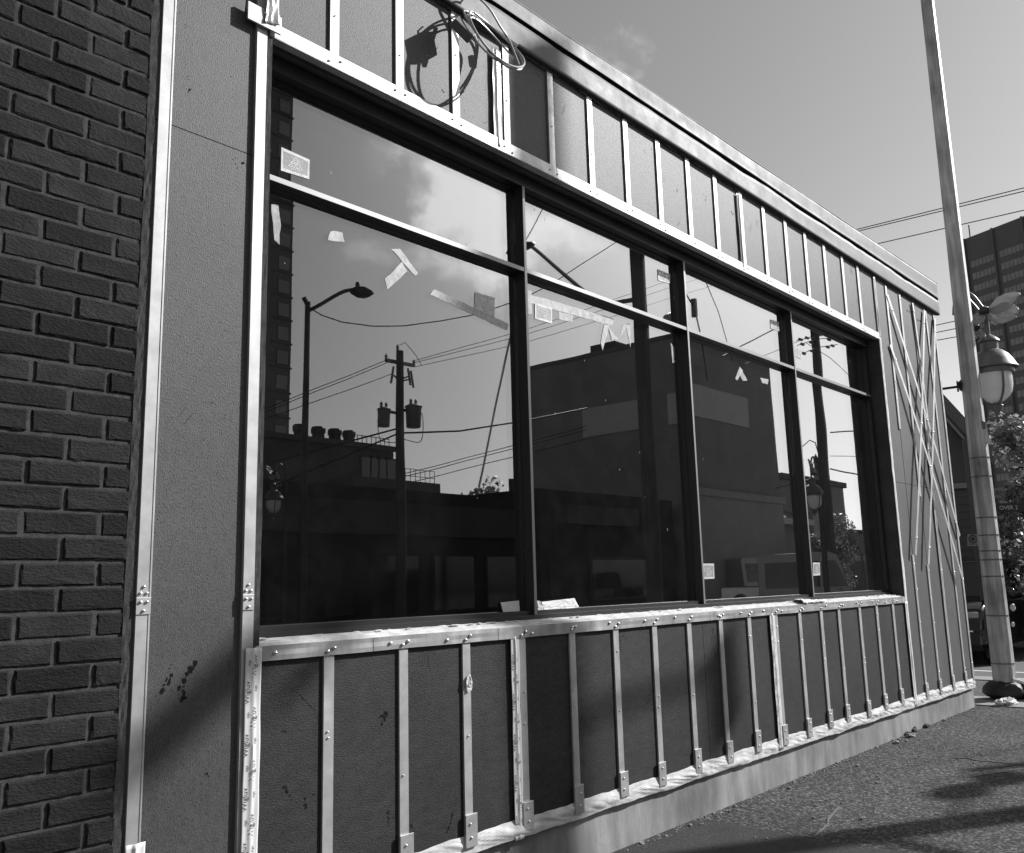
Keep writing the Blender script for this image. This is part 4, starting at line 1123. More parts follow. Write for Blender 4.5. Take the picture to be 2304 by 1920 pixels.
# dark shop with overhanging roof
S0 = at(2085, 1390, 29); S1 = at(2150, 1330, 29)
T = thing('corner_shop', 'dark shaded shop with pale eaves line and lettered fascia behind the street tree', 'shop', (27.3, -1.0, 0))
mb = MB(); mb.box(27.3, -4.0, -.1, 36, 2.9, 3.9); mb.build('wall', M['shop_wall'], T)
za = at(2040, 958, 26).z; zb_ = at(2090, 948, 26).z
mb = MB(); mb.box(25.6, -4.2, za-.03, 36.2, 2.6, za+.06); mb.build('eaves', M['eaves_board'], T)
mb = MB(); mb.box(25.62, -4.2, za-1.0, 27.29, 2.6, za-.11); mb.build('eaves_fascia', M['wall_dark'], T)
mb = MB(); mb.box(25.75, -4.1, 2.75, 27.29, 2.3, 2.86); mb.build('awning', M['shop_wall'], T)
mb = MB(); mb.box(27.2, -3.4, -.1, 27.295, -1.4, 2.3); dr = mb.build('door', M['black'], T)
mb = MB(); mb.tube([(27.17, -1.55, 1.0), (27.17, -1.55, 1.25)], .02, 8); mb.build('handle', M['chrome'], dr)
mb = MB(); mb.box(27.22, -.9, .8, 27.295, 2.0, 2.4); w_ = mb.build('window', M['trim'], T)
mb = MB(); mb.box(27.21, -.8, .9, 27.2195, 1.9, 2.3); mb.build('pane', M['win_dark'], w_)
# its letter boards
def board_sign(name, label, body, D, dist, wpx, hpx, tpx, m0, m1):
    c = at(D[0], D[1], dist); k = mpp(c)
    T = thing(name, label, 'sign', c); right = Vector((FW.y, -FW.x, 0)).normalized(); up = Vector((0,0,1)); back = Vector((FW.x, FW.y, 0)).normalized()
    P = [c+right*(i*wpx/2*k)+up*(j*hpx/2*k) for i, j in ((-1,-1),(1,-1),(1,1),(-1,1))]
    mb = MB(); mb.add(P+[p+back*.08 for p in P], [(0,1,2,3),(7,6,5,4),(0,4,5,1),(1,5,6,2),(2,6,7,3),(3,7,4,0)]); pl = mb.build('sign_board', m0, T)
    s = tpx*k
    text_mb(body, s, lambda a, b: c+right*a+up*(b-s*.35)-back*.006, 'CENTER').build('lettering', m1, pl, recalc=False)
board_sign('shop_sign', 'dark board lettered OVER 2 under the street tree', 'OVER 2', (2068, 1041), 18.3, 66, 18, 11.5, M['sign_dark'], M['trim'])
board_sign('shop_sign', 'grey board lettered NAI half hidden beside the mast', 'NAI', (2042, 1011), 22.5, 40, 20, 14, M['wall_mid'], M['sign_dark'])
# slatted white bench / rack at the far right
p = at(2093, 1200, 24.5); T = thing('slatted_rack', 'white slatted rack standing in the shade at the right edge', 'rack', (p.x, p.y, -.1))
for k in range(7):
    z = at(2093, 1175+k*8.5, 24.5).z; mb = MB(); mb.box(p.x, p.y-1.8, z-.04, p.x+.35, p.y+.28, z+.045); mb.build('slat', M['trim'], T)
for y in (-1.5, .1): MB().box(p.x+.36, p.y+y, -.1, p.x+.42, p.y+y+.08, at(2093, 1170, 24.5).z+.05).build('leg', M['trim'], T)
# office tower
o0 = at(1972, 493, 265); o1 = at(2100, 441, 255.2)
T = thing('office_tower', 'tall dark office tower with bands of windows behind the mast at the right', 'building', (o0.x, o0.y, 0))
H = o0.z
ux = Vector((o1.x-o0.x, o1.y-o0.y, 0))
dirv = ux.normalized(); 
# solve the length so that the roof corner reads level
tlen = 60
nrm = Vector((-dirv.y, dirv.x, 0)); 
if nrm.dot(Vector((o0.x-CAM.x, o0.y-CAM.y, 0))) < 0: nrm = -nrm
def facade(name, o, d, n, Ln, dep, h, m, parent):
    P = [o, o+d*Ln, o+d*Ln+n*dep, o+n*dep]; P = [Vector((p.x, p.y, 0)) for p in P]
    mb = MB(); mb.add(P+[p+Vector((0,0,h)) for p in P], [(3,2,1,0),(4,5,6,7),(0,1,5,4),(1,2,6,5),(2,3,7,6),(3,0,4,7)]); return mb.build(name, m, parent)
facade('wall', o0, dirv, nrm, tlen, 30, H, M['office_wall'], T)
bayw = 8.3; fl_h = 3.4
pr = None
def win_at(b, f):
    o = Vector((o0.x, o0.y, 0))+dirv*(2.0+b*bayw)-nrm*.02+Vector((0,0,H-8.6-f*fl_h)); L_ = bayw-1.6
    mb = MB(); P = [o, o+dirv*L_, o+dirv*L_+Vector((0,0,1.7)), o+Vector((0,0,1.7))]
    mb.add(P+[p-nrm*.05 for p in P], [(0,1,2,3),(7,6,5,4),(0,4,5,1),(1,5,6,2),(2,6,7,3),(3,7,4,0)]); w = mb.build('window', M['office_win'], T)
    mb = MB()
    for k in range(1, 6): q = o+dirv*(L_*k/6)-nrm*.053; mb.bar(q, q+Vector((0,0,1.7)), .12, .05, dirv)
    mb.build('glazing_bar', M['office_wall'], w); return w
for b in range(5):
    for f in range(20): win_at(b, f)
mb = MB()
for b in range(6): q = Vector((o0.x, o0.y, 0))+dirv*(.8+b*bayw)-nrm*.2; mb.bar(q, q+Vector((0,0,H)), .9, .5, dirv)
mb.build('pilaster', M['office_wall'], T)
q = at(1985, 490, 265); mb = MB(); mb.tube([Vector((q.x, q.y, H-.2))+nrm*1, Vector((q.x, q.y, H+4.2))+nrm*1], .16, 6); mb.build('roof_aerial', M['dark_metal'], T)

# ------------------------------------------------------------------ overhead wires
def wire(pts, r, label, group, sag=0.0, name='overhead_wire', cat='wire'):
    P = []
    for i in range(len(pts)-1):
        a, b = pts[i], pts[i+1]
        for k in range(12):
            t = k/12; p = a.lerp(b, t); p.z -= sag*4*t*(1-t); P.append(p)
    P.append(pts[-1]); mb = MB(); mb.tube(P, r, 5)
    return tag(mb.build(name, M['black'], smooth=True), label, cat, group)
# lines seen above the roof: they run along the side street
for (a, b, lab) in (((1760,470),(2110,383),'topmost of the three wires crossing the open sky at the right'), ((1765,473),(2110,390),'middle of the three wires crossing the open sky at the right'), ((1800,500),(2110,429),'lowest of the three wires crossing the open sky at the right')):
    r1 = vray(*b); r0 = vray(*a); X = 20.0
    p1 = CAM+r1*(X/r1.x); p0 = CAM+r0*(X/r0.x)
    d = (p0-p1); p2 = p0+d*.6
    wire([p1-d*.4, p2], .011, lab, 'wires over the side street')
for (a, b, lab) in (((1921,667),(1975,655),'upper of the short wires between the roof corner and the mast'), ((1921,682),(1975,671),'middle of the short wires between the roof corner and the mast'), ((1922,698),(1978,688),'lower of the short wires between the roof corner and the mast')):
    r1 = vray(*b); r0 = vray(*a); X = 24.0
    p1 = CAM+r1*(X/r1.x); p0 = CAM+r0*(X/r0.x); d = p0-p1
    wire([p1-d*.8, p0+d*2], .012, lab, 'lower wires over the side street')
# ================================================================== ACROSS THE STREET (mirrored in the window)
def block(mb, x0, y0, x1, y1, h, z0=-.14): mb.box(x0, y1, z0, x1, y0, h); return mb
# apartment tower far behind
e = mir(600, 400, -90)
T = thing('apartment_tower', 'tall dark apartment tower mirrored at the left edge of the first window bay', 'building', (e.x-12, -90, 0))
block(MB(), e.x-30, -90, e.x, -112, 96).build('wall', M['tower_wall'], T)
def win(parent, x0, x1, z0, z1, y, m, frame=M['wall_dark'], t=.12):
    f = MB().box(x0-t, y, z0-t, x1+t, y+.06, z1+t).build('window', frame, parent)
    MB().box(x0, y+.0602, z0, x1, y+.09, z1).build('pane', m, f); return f
for k in range(28):
    z = 4+3.1*k
    MB().box(e.x-3.0, -89.999, z-.3, e.x+.12, -89.85, z-.1).build('floor_band', M['wall_dark'], T)
    win(T, e.x-2.0, e.x-.45, z+.2, z+1.9, -89.995, M['win_pale'])
    win(T, e.x-9.5, e.x-6.5, z+.2, z+1.9, -89.995, M['win_dark'])
# office block with roof vents
a = mir(540, 930, -45); b = mir(806, 930, -45); zt = b.z
T = thing('vented_block', 'dark block with four big roof vents mirrored low in the first window bay', 'building', ((a.x+b.x)/2, -45, 0))
block(MB(), a.x-10, -45, b.x, -60, zt).build('wall', M['wall_dark'], T)
MB().box(a.x-10, -45.0, zt+.001, b.x+.25, -44.7, zt+.35).build('parapet', M['wall_dark'], T)
for dx in (613, 650, 683, 712):
    c = mir(dx, 915, -47); k = 1.0
    mb = MB(); mb.lathe([(.50,-.1),(.47,.35),(.42,.75),(.40,.95),(.48,1.08),(.49,1.36),(.42,1.48),(.0,1.52)], (c.x, -47, zt+.05), 8); mb.build('roof_vent', M['dark_metal'], T)
mb = MB(); c0 = mir(720, 925, -46).x; c1 = mir(797, 930, -46).x
for k in range(9): x = c0+(c1-c0)*k/8; mb.tube([(x,-46,zt), (x,-46,zt+1.1)], .03, 5)
for z in (.55, 1.1): mb.tube([(c0,-46,zt+z), (c1,-46,zt+z)], .03, 5)
mb.build('railing', M['dark_metal'], T)
for k in range(4):
    x = mir(738+k*17, 970, -45).x; z = mir(745, 968, -45).z
    win(T, x, x+.85, z-.7, z+.9, -44.99, M['win_pale'])
c = mir(902, 995, -42)
T = thing('low_block', 'dark low block with a roof railing mirrored to the right of the pole with transformers', 'building', (c.x-4, -42, 0))
block(MB(), b.x-6, -42, c.x, -44.6, c.z).build('wall', M['wall_dark'], T)
mb = MB(); c0 = mir(830, 985, -43).x; c1 = mir(890, 985, -43).x
for k in range(7): x = c0+(c1-c0)*k/6; mb.tube([(x,-43,c.z), (x,-43,c.z+1.0)], .025, 5)
for z in (.5, 1.0): mb.tube([(c0,-43,c.z+z), (c1,-43,c.z+z)], .025, 5)
mb.build('railing', M['dark_metal'], T)
# row of low shops
zs = mir(1060, 1026, -21.5).z
T = thing('low_shop', 'long low dark shop with a pale fascia board mirrored across the first window bay', 'shop', (20, -21.5, 0))
x1 = mir(1092, 1030, -21.5).x
block(MB(), 4, -21.5, x1, -32, zs).build('wall', M['shop_wall'], T)
MB().box(12, -21.49, 3.35, x1-.3, -21.35, 4.5).build('fascia_board', M['shop_band'], T)
for k in range(8):
    x = 6+k*2.9; win(T, x, x+2.1, .6, 2.6, -21.495, M['win_dark'], M['shop_wall'])
for dx, dt in ((1046, 985), (1060, 978)):
    q = mir(dx, dt, -23); MB().box(q.x-.13, -23, zs-.5, q.x+.13, -22.8, q.z).build('roof_flue', M['dark_metal'], T)
T = thing('low_shop', 'low shop with a broad blank pale sign board mirrored in the second window bay', 'shop', (x1+5, -21.5, 0))
block(MB(), x1+.1, -21.3, 40.0, -32, mir(1200, 1012, -21.3).z).build('wall', M['shop_wall'], T)
p0 = mir(1160, 1040, -20.6); p1 = mir(1308, 1078, -20.6)
MB().box(p0.x, -21.28, p1.z-.1, p1.x, -20.6, p0.z+.1).build('sign_board', M['shop_band'], T)
MB().box(x1+.5, -21.28, .3, x1+3, -21.2, 2.6).build('door', M['black'], T)
win(T, x1+3.6, x1+8.5, .8, 2.5, -21.29, M['win_dark'], M['shop_band'])
# big blind block on the corner
cr = mir(1397, 689, -20.5); H = cr.z; xr = mir(1580, 765, -20.5).x
yl = -20.5
def plane_x(dx, dy, X):     # mirrored view meets the plane x = X
    r = vray(dx, dy); t = (GY+3.2)/r.y; p = CAM+r*t; q = Vector((r.x, -r.y, r.z)); return p+q*((X-p.x)/q.x)
yl = plane_x(1083, 780, cr.x).y
T = thing('blind_block', 'large dark flat roofed block with blank pale panels mirrored in the second and third bays', 'building', (cr.x, -20.5, 0))
block(MB(), cr.x, -20.5, xr, yl, H).build('wall', M['block_wall'], T)
mb = MB(); mb.box(cr.x-.08, -20.42, H+.001, xr+.08, yl-.05, H+.22); mb.build('coping', M['wall_dark'], T)
def plane_x(dx, dy, X):     # mirrored view meets the plane x = X
    r = vray(dx, dy); t = (GY+3.2)/r.y; p = CAM+r*t; q = Vector((r.x, -r.y, r.z)); return p+q*((X-p.x)/q.x)
a = plane_x(1191, 852, cr.x); b = plane_x(1325, 870, cr.x); zt = plane_x(1325, 818, cr.x).z
za = plane_x(1325, 880, cr.x).z
MB().box(cr.x-.06, a.y, za, cr.x-.001, b.y, zt).build('blank_panel', M['panel_pale'], T)
a = plane_x(1366, 800, cr.x)
MB().box(cr.x-.06, a.y, za, cr.x-.001, -20.52, zt).build('blank_panel', M['panel_pale'], T)
a = mir(1400, 800, -20.5); b = mir(1530, 800, -20.5)
MB().box(cr.x+.6, -20.499, mir(1470, 862, -20.5).z, b.x, -20.44, mir(1470, 800, -20.5).z).build('blank_panel', M['panel_pale'], T)
MB().box(cr.x+.4, plane_x(1200, 750, cr.x).y, H+.2, cr.x+3, plane_x(1250, 745, cr.x).y, H+.75).build('roof_unit', M['dark_metal'], T)
zl = mir(1500, 1008, -20.4).z
MB().box(cr.x+.2, -20.49, -.1, xr-.2, -20.3, zl).build('ground_floor', M['wall_light'], T)
MB().box(cr.x-.16, -20.6, zl-.4, xr+.1, -20.2, zl).build('ledge', M['wall_light'], T)
# houses farther down
p = mir(1640, 995, -24); q = mir(1732, 988, -24)
T = thing('flat_roof_house', 'flat roofed dark building mirrored in the end window bay behind the tree', 'building', (p.x, -24, 0))
block(MB(), p.x-3, -24, q.x, -34, p.z+.3).build('wall', M['wall_mid'], T)
MB().box(p.x-3.2, -24.2, p.z+.301, q.x+.3, -23.8, p.z+.7).build('coping', M['wall_dark'], T)
win(T, p.x+3, p.x+6, 3.2, 5.0, -23.99, M['win_pale']); win(T, p.x+9, p.x+12, 3.2, 5.0, -23.99, M['win_dark'])
MB().box(p.x+1, -23.8, -.1, p.x+2.2, -23.5, p.z-2).build('pale_column', M['wall_light'], T)
q2 = mir(1775, 1098, -26)
T = thing('low_annex', 'low dark annex mirrored at the far right of the end window bay', 'building', (q.x+6, -26, 0))
block(MB(), q.x+.3, -26, q2.x+30, -34, q2.z+.2).build('wall', M['wall_dark'], T)
MB().box(q.x+2, -26.6, q2.z-2.2, q2.x+20, -25.99, q2.z-1.7).build('canopy', M['wall_light'], T)
p = mir(1590, 1010, -22); q = mir(1629, 1016, -22)
T = thing('gable_shop', 'low shop with a pale eaves board mirrored beside the blind block', 'shop', (p.x, -22, 0))
block(MB(), xr+.6, -22, q.x+2, -30, p.z-1.6).build('wall', M['wall_mid'], T)
mb = MB(); mb.prism([(-21.6, p.z-1.6), (-26, p.z+.1), (-30.4, p.z-1.6)], xr+.5, q.x+2.2, 'x'); mb.build('roof', M['roof'], T)
MB().box(xr+.6, -21.7, p.z-2.0, q.x+2, -21.5, p.z-1.62).build('eaves_board', M['trim'], T)

# ---- utility poles and street lamp
def insul(mb, p, h=.22): mb.lathe([(.02,0),(.05,.02),(.055,.06),(.03,.08),(.055,.11),(.05,.15),(.02,.18),(.02,h)], tuple(p), 10)
b = mir(820, 900, -19.2); pt = mir(820, 722, -19.2); R = .15
T = thing('utility_pole', 'wooden utility pole with two transformers mirrored in the first window bay', 'pole', (b.x, -19.2, 0))
MB().tube([(b.x,-19.2,-.2), (b.x,-19.2,pt.z*.5), (b.x,-19.2,pt.z)], [.19,.165,.13], 12).build('pole', M['wood'], T)
u0 = mir(790, 741, -18.5); u1 = mir(848, 752, -20.2)
MB().bar(u0, u1, .10, .12).build('crossarm', M['wood'], T)
mb = MB(); insul(mb, (b.x-.1, -19.2, pt.z)); insul(mb, u0); insul(mb, u1); mb.tube([(b.x-.02,-19.2,pt.z+.2), (b.x+.25,-19.2,pt.z+.35), (b.x+.7,-19.2,pt.z), (b.x+1.0,-19.2,pt.z-.35)], .012, 6); mb.build('insulator', M['ceramic'], T)
for dx in (791, 843):
    q = mir(dx, 858, -19.2); mb = MB(); s = -1 if dx < 820 else 1
    kk = .56 if s < 0 else .68
    mb.lathe([(a_*kk, b_*kk) for a_, b_ in ((.0,-.55),(.34,-.55),(.36,-.5),(.40,.45),(.44,.47),(.44,.52),(.3,.6),(.0,.64))], (q.x, -19.2+.12*s, q.z), 20)
    tr = mb.build('transformer', M['grey_metal'], T, smooth=True)
    mb = MB()
    for k in (-.12, .1): insul(mb, (q.x+k, -19.2+.12*s, q.z+.36*kk/.6), .2)
    mb.tube(smooth_pts([Vector(p_) for p_ in ((q.x+s*.2,-19.1,q.z+.3), (q.x+s*.42,-19.1,q.z+.1), (q.x+s*.44,-19.1,q.z-.5), (q.x+s*.25,-19.1,q.z-.85), (b.x,-19.1,q.z-.8))], 5), .014, 6)
    mb.build('bushing', M['ceramic'], tr)
    MB().bar((q.x, -19.2, q.z+.2), (b.x, -19.2, q.z+.2), .08, .08).build('bracket', M['dark_metal'], T)
for s, dx, dy in ((-1, 806, 772), (1, 836, 775), (1, 842, 780)):
    q = mir(dx, dy, -19.3); mb = MB(); mb.tube([(b.x,-19.2,q.z-.2), q], .03, 6); mb.tube([q+Vector((0,0,.3)), q+Vector((.12*s,0,-.3))], .04, 6); mb.build('cutout_fuse', M['ceramic'], T)
# street lamp
b = mir(624, 900, -18.2); t = mir(630, 622, -18.2)
T = thing('street_lamp', 'dark street lamp with a curved arm and flat head mirrored in the first window bay', 'lamp', (b.x, -18.2, 0))
MB().tube([(b.x,-18.2,-.1), (b.x,-18.2,t.z*.6), (t.x,-18.2,t.z)], [.12,.10,.085], 10).build('pole', M['dark_metal'], T, smooth=True)
arm = [mir(*d, -18.2) for d in ((632,640),(655,628),(685,610),(705,600),(722,596))]
MB().tube(smooth_pts(arm, 5), .06, 8).build('arm', M['dark_metal'], T, smooth=True)
hp = [mir(*d, -18.2) for d in ((719,594),(728,590),(742,591),(756,599),(761,606),(752,612),(738,611),(724,603))]
mb = MB(); mb.prism([(p.x, p.z) for p in hp], -18.36, -18.04, 'y'); hd = mb.build('lamp_head', M['dark_metal'], T, bevel=.03)
q = mir(733, 588, -18.2); mb = MB(); mb.lathe([(.07,-.08),(.07,.08),(.05,.12),(0,.13)], q, 10); mb.build('photocell', M['dark_metal'], hd)
mb = MB(); q = mir(621, 612, -18.2); mb.tube([(t.x,-18.2,t.z-.1), (q.x,-18.2,q.z)], .07, 8); mb.build('pole_cap', M['dark_metal'], T)
# near pole that shades the wall
P5 = Vector((15.35, -6.5, 0))
T = thing('utility_pole', 'stout near utility pole mirrored as a broad dark band in the second window bay', 'pole', P5)
MB().tube([P5-Vector((0,0,.2)), P5+Vector((0,0,7)), P5+Vector((0,0,13.25))], [.17,.155,.14], 12).build('pole', M['wood'], T)
q0 = mir(1300, 610, -6.5); q1 = mir(1084, 506, -9.4)
MB().tube([Vector((P5.x,-6.6,q0.z)), Vector((P5.x,-7.5,q0.z+.08)), q1], [.055,.05,.04], 8).build('lamp_arm', M['grey_metal'], T, smooth=True)
mb = MB(); mb.blob(q1+Vector((0,-.25,.02)), .16, .38, .09, .04, 14, 8); mb.build('lamp_head', M['dark_metal'], T, smooth=True)
MB().tube([P5+Vector((0,0,10.35)), P5+Vector((-.9,0,10.2)), P5+Vector((-1.75,.05,9.62))], .045, 8).build('shadow_bar_arm', M['dark_metal'], T, smooth=True)  # added arm, only holds the shadow-casting bar
def shade_src(dx, dy, y):     # where something at depth y must hang to shade that spot of the wall
    x, z = fpt(dx, dy); return Vector((x - y*.871/.492, y, z - y*math.tan(rad(33.0))/.492))
fa, fb = shade_src(330, 1510, -6.45), shade_src(470, 1385, -6.45)
mb = MB(); mb.bar(fa, fb, .27, .2); mb.build('shadow_bar', M['dark_metal'], T, bevel=.03)  # added out-of-view bar, shaped to cast the diagonal soft shadow on the left board
for (px_, pz_, tl) in ((16.55, 7.12, .12), (16.92, 6.95, -.10)):  # added blobs, put here for the two-lobed shadow they cast on the ground
    mb = MB(); mb.blob((px_, -6.45, pz_), .27, .16, .13, .12, 14, 8, int(px_*9)); mb.build('petal', M['petal'], T, smooth=True)
MB().tube([Vector((15.35,-6.5,6.95)), Vector((16.5,-6.45,7.05))], .02, 6).build('shadow_blob_bracket', M['dark_metal'], T)  # added holder for the shadow-casting blobs
MB().tube([fb, fb+Vector((.25,0,.15)), P5+Vector((-1.0,0,10.2))], .04, 8).build('shadow_bar_yoke', M['dark_metal'], T)  # added link between the arm and the shadow-casting bar
for (x, z, hh, rr) in ((1.85, 9.35, .55, .12),):  # added can, hung here to cast the soft blob of shade on the lower boards
    mb = MB(); mb.lathe([(0,-hh/2),(rr,-hh/2),(rr,hh/2),(0,hh/2+.05)], P5+Vector((x,0,z)), 14); tr = mb.build('transformer', M['grey_metal'], T)
    MB().bar(P5+Vector((0,0,z)), P5+Vector((x,0,z+.1)), .05, .05).build('bracket', M['dark_metal'], T)
# end bay pole with insulator strings
b = mir(1688, 900, -10.6)
T = thing('utility_pole', 'utility pole with strings of insulators mirrored in the end window bay', 'pole', (b.x, -10.6, 0))
zt = mir(1680, 640, -10.6).z
MB().tube([(b.x,-10.6,-.2), (b.x,-10.6,zt*.5), (b.x,-10.6,zt)], [.20,.18,.16], 12).build('pole', M['wood'], T)
def zD(x, y): return ((1740+x/5.833)*.91146, (660+y/5.833)*.91146)
for (l, r_) in (((300,630),(715,520)), ((310,690),(860,590)), ((340,810),(830,680))):
    A, C = mir(*zD(*l), -10.6), mir(*zD(*r_), -10.6); mb = MB(); mb.tube([A, Vector((b.x,-10.5,(A.z+C.z)/2+.0)), C], .018, 6)
    for k in (.1, .3, .72, .85): p = A.lerp(C, k); mb.lathe([(.02,-.12),(.055,-.1),(.055,-.03),(.03,0),(.055,.03),(.055,.1),(.02,.12)], p, 8, 'x')
    mb.build('insulator_string', M['ceramic'], T)
# round sign in the end bay
q = mir(1771, 1116, -5.2); T = thing('round_sign', 'small round sign on a thin post mirrored low at the right of the end bay', 'sign', (q.x, q.y, 0))
MB().tube([(q.x, q.y-.03, -.1), (q.x, q.y-.03, q.z+.3)], .03, 8).build('post', M['grey_metal'], T)
mb = MB(); mb.lathe([(0,-.006),(.24,-.006),(.24,.006),(0,.006)], (q.x, q.y+.02, q.z), 24, 'y'); mb.build('sign_disc', M['wall_light'], T)

# ornamental lanterns on dark posts
for (D, Y, lab, plab) in (((560,1000), -20.0, 'ornamental lantern mirrored at the lower left of the first window bay', 'dark lamp post mirrored at the lower left of the first window bay'),
                    ((958,1074), -34.0, 'small distant ornamental lantern mirrored before the low shop', 'distant dark lamp post mirrored before the low shop'),
                    ((1668,985), -7.0, 'ornamental lantern mirrored large in the end window bay', 'dark lamp post mirrored in the end window bay')):
    q = mir(*D, Y); q.z += .35
    L2 = dup(LN, q, PI, lab)
    pq = (q.x+.42, q.y, 0)
    T = thing('lamp_post', plab, 'post', pq, 'posts of the ornamental lanterns')
    mb = MB(); mb.lathe([(.16,-.1),(.16,.25),(.10,.32),(.075,.5),(.06,q.z+.2),(.075,q.z+.3),(0,q.z+.45)], pq, 14); mb.build('shaft', M['dark_metal'], T, smooth=True)

# ---- wires in the reflection
G = 'overhead wires across the main street'
def mw(ds, Y, r, lab, sag=0.0, grp=G, m=None): return wire([mir(*d, Y) for d in ds], r, lab, grp, sag)
mw([(632,633),(660,650),(700,664),(760,671),(830,670),(900,661),(980,645),(1062,617),(1140,578),(1280,487)], -18.2, .02, 'slack cable drooping from the curved street lamp arm')
mw([(845,743),(1062,682),(1385,573),(1560,512)], -19.2, .012, 'highest wire to the right of the pole with transformers')
mw([(850,746),(1062,692),(1385,588),(1560,530)], -19.2, .012, 'second wire to the right of the pole with transformers')
mw([(849,755),(1062,708),(1387,609),(1560,556)], -20.0, .012, 'third wire to the right of the pole with transformers')
mw([(790,741),(600,818),(500,858)], -18.6, .012, 'upper wire left of the pole with transformers')
mw([(795,745),(600,824),(500,866)], -18.6, .012, 'second wire left of the pole with transformers')
mw([(806,768),(598,842),(500,877)], -19.2, .012, 'lowest thin wire left of the pole with transformers')
mw([(812,882),(724,905),(560,950)], -19.2, .03, 'upper thick cable left of the transformer pole')
mw([(812,893),(722,931),(560,1000)], -19.2, .03, 'lower thick cable left of the transformer pole')
mw([(826,890),(940,886),(1069,866),(1200,840)], -19.2, .035, 'thick twisted cable right of the transformer pole')
mw([(826,975),(1070,911),(1200,877)], -26, .02, 'upper of three low wires right of the transformer pole')
mw([(830,980),(1072,917),(1200,884)], -26, .02, 'middle of three low wires right of the transformer pole')
mw([(850,990),(1072,934),(1200,902)], -26, .02, 'lower of three low wires right of the transformer pole')
gw = mw([(1058,622),(1030,770),(980,1002)], -18.0, .04, 'pale guy wire slanting down at the right of the first bay'); gw.data.materials.clear(); gw.data.materials.append(M['sign_white'])
mw([(1119,413),(1078,490),(1060,530)], -9.4, .012, 'stay wire above the lamp arm in the second bay')
mw([(1400,590),(1424,632),(1438,690),(1450,780)], -7.2, .018, 'cable carrying a splice box in the third bay')
mw([(1441,565),(1474,640),(1502,740)], -7.4, .012, 'thin wire beside the splice box in the third bay')
mw([(1515,592),(1560,625),(1600,650),(1640,668)], -12, .03, 'thick cable curving up in the third bay')
mw([(1480,730),(1560,690),(1650,645),(1720,610)], -12, .03, 'thick cable rising to the right in the third bay')
mw([(1530,745),(1640,700),(1780,645)], -14, .014, 'thin wire rising to the right in the third bay')
mw([(1590,1000),(1627,990),(1660,985)], -14, .03, 'low cable at the right of the third bay')
mw([(1705,888),(1735,886),(1780,883)], -10.6, .03, 'thick cable right of the pole in the end bay')
mw([(1706,962),(1780,978)], -10.6, .03, 'cable sloping down right of the pole in the end bay')
mw([(1706,936),(1780,937)], -12, .014, 'level thin wire right of the pole in the end bay')
mw([(1650,704),(1700,735),(1770,800)], -10, .012, 'thin stay wire slanting down across the end bay')
mw([(1648,917),(1665,903),(1676,908),(1682,930)], -10.6, .02, 'looped cable left of the pole in the end bay')
q = mir(1424, 632, -7.2); mb = MB(); mb.tube([q+Vector((0,.0,.22)), q-Vector((0,0,.22))], [.07,.07], 12)
tag(mb.build('splice_box', M['grey_metal']), 'small dark splice box on a cable in the third window bay', 'box')

# ================================================================== LIGHT
SUN_AZ = math.atan2(-.492, .871); SUN_EL = rad(33.0)
sd_ = Vector((math.cos(SUN_EL)*math.cos(SUN_AZ), math.cos(SUN_EL)*math.sin(SUN_AZ), math.sin(SUN_EL)))
sl_ = bpy.data.lights.new('sun', 'SUN'); sl_.energy = 5.0; sl_.angle = rad(0.53); sl_.color = (1, 1, 1)
so = bpy.data.objects.new('sun', sl_); COL.objects.link(so); so.rotation_euler = sd_.to_track_quat('Z', 'Y').to_euler(); so.location = (20, -12, 15)
w = bpy.data.worlds.new('World'); S.world = w; w.use_nodes = True
nt = w.node_tree; N = nt.nodes; L = nt.links
bg = N['Background']; bg.inputs['Strength'].default_value = 0.099
sky = N.new('ShaderNodeTexSky'); sky.sky_type = 'NISHITA'; sky.sun_disc = False
sky.sun_elevation = SUN_EL; sky.sun_rotation = PI/2 - SUN_AZ
sky.air_density = 1.0; sky.dust_density = 1.1; sky.ozone_density = 1.0
bw = N.new('ShaderNodeRGBToBW'); L.new(sky.outputs[0], bw.inputs[0])
tc = N.new('ShaderNodeTexCoord')
def vm(op, a, b=None):
    n = N.new('ShaderNodeVectorMath'); n.operation = op
    for i, v in enumerate((a, b)):
        if v is None: continue
        if isinstance(v, (tuple, Vector)): n.inputs[i].default_value = v
        else: L.new(v, n.inputs[i])
    return n
def mth(op, a, b=None, clamp=False):
    n = N.new('ShaderNodeMath'); n.operation = op; n.use_clamp = clamp
    for i, v in enumerate((a, b)):
        if v is None: continue
        if isinstance(v, (int, float)): n.inputs[i].default_value = v
        else: L.new(v, n.inputs[i])
    return n.outputs[0]
dirn = vm('NORMALIZE', tc.outputs['Generated']).outputs[0]
sep = N.new('ShaderNodeSeparateXYZ'); L.new(dirn, sep.inputs[0])
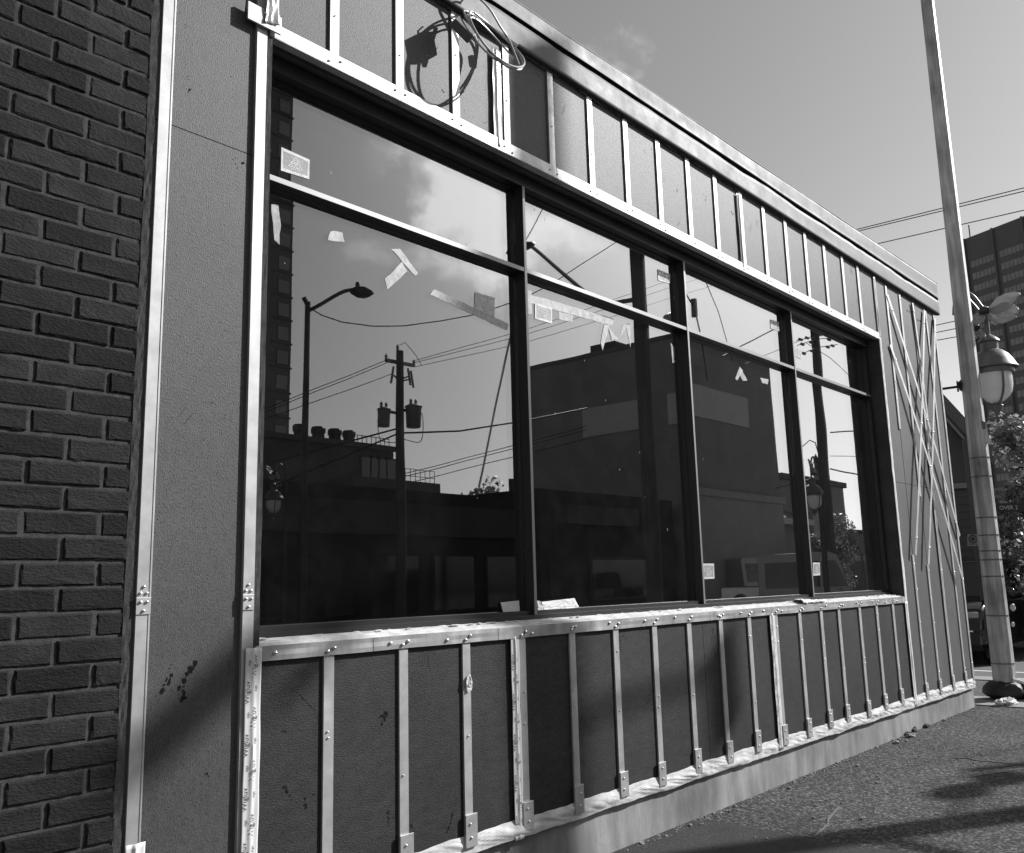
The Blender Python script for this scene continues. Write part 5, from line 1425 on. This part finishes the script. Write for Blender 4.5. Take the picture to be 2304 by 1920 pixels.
# cumulus drifting opposite the storefront and a wisp over the roof
def cloud(center, spread, scale, lo, hi, seed):
    d = vm('DISTANCE', dirn, center).outputs['Value']
    mask = N.new('ShaderNodeMapRange'); mask.inputs['From Min'].default_value = spread*.35; mask.inputs['From Max'].default_value = spread
    mask.inputs['To Min'].default_value = 1; mask.inputs['To Max'].default_value = 0; mask.interpolation_type = 'SMOOTHSTEP'; L.new(d, mask.inputs[0])
    mp = N.new('ShaderNodeMapping'); mp.inputs['Location'].default_value = (seed, seed*.7, 0); mp.inputs['Scale'].default_value = (1, 1, 1.7); L.new(dirn, mp.inputs[0])
    no = N.new('ShaderNodeTexNoise'); no.inputs['Scale'].default_value = scale; no.inputs['Detail'].default_value = 12; no.inputs['Roughness'].default_value = .6
    no.inputs['Distortion'].default_value = .3; L.new(mp.outputs[0], no.inputs[0])
    s = mth('ADD', no.outputs['Fac'], mth('MULTIPLY', mth('SUBTRACT', mask.outputs[0], 1), .45))
    r = N.new('ShaderNodeMapRange'); r.inputs['From Min'].default_value = lo; r.inputs['From Max'].default_value = hi; r.interpolation_type = 'SMOOTHSTEP'; L.new(s, r.inputs[0])
    return r.outputs[0]
def mdir(dx, dy): r = vray(dx, dy); return Vector((r.x, -r.y, r.z)).normalized()
c3 = cloud(vray(1265, 120).normalized(), .07, 16, .40, .75, 1.7)
wn = N.new('ShaderNodeTexNoise'); wn.inputs['Scale'].default_value = 9; wn.inputs['Detail'].default_value = 8; wn.inputs['Roughness'].default_value = .6; L.new(dirn, wn.inputs[0])
warp = vm('MULTIPLY_ADD', wn.outputs['Color'], (.11, .11, .11)); warp.inputs[2].default_value = (-.055, -.055, -.055)
wd = vm('ADD', dirn, warp.outputs[0]).outputs[0]
fn = N.new('ShaderNodeTexNoise'); fn.inputs['Scale'].default_value = 22; fn.inputs['Detail'].default_value = 10; fn.inputs['Roughness'].default_value = .6; L.new(wd, fn.inputs[0])
tot = None
for (px, py, r, a_) in ((925,400,85,1.0),(985,360,85,1.0),(1035,420,85,1.0),(965,450,80,.9),(885,445,65,1.0),(1040,505,80,.9),(815,290,65,.6),(880,315,70,.6),
                       (1110,445,70,.9),(1165,480,75,.85),(1230,490,60,.6),(1105,540,60,.5),(960,555,80,.8),(765,515,70,.5),(870,535,70,.65),(1030,565,75,.85),(1300,470,60,.3)):
    d = vm('DISTANCE', wd, mdir(px, py)).outputs['Value']
    m_ = N.new('ShaderNodeMapRange'); m_.interpolation_type = 'SMOOTHSTEP'; m_.inputs['From Min'].default_value = 0; m_.inputs['From Max'].default_value = r/1847*1.25
    m_.inputs['To Min'].default_value = a_; m_.inputs['To Max'].default_value = 0; L.new(d, m_.inputs[0])
    tot = m_.outputs[0] if tot is None else mth('ADD', tot, m_.outputs[0])
dens = mth('MULTIPLY', tot, mth('ADD', mth('MULTIPLY', fn.outputs['Fac'], 1.6), .1))
sm = N.new('ShaderNodeMapRange'); sm.interpolation_type = 'SMOOTHSTEP'; sm.inputs['From Min'].default_value = .12; sm.inputs['From Max'].default_value = 1.15; L.new(dens, sm.inputs[0])
call = mth('MAXIMUM', sm.outputs[0], mth('MULTIPLY', c3, .1))
mixv = mth('ADD', mth('MULTIPLY', bw.outputs[0], mth('SUBTRACT', 1, call)), mth('MULTIPLY', call, 21.0))
cc_ = N.new('ShaderNodeCombineColor')
for i in range(3): L.new(mixv, cc_.inputs[i])
L.new(cc_.outputs[0], bg.inputs['Color'])

# ------------------------------------------------------------------ view
S.view_settings.view_transform = 'Standard'; S.view_settings.look = 'None'; S.view_settings.exposure = 0.45; S.view_settings.gamma = 1.0
S.render.resolution_x = 1024; S.render.resolution_y = 853
S.cycles.max_bounces = 10; S.cycles.transparent_max_bounces = 16
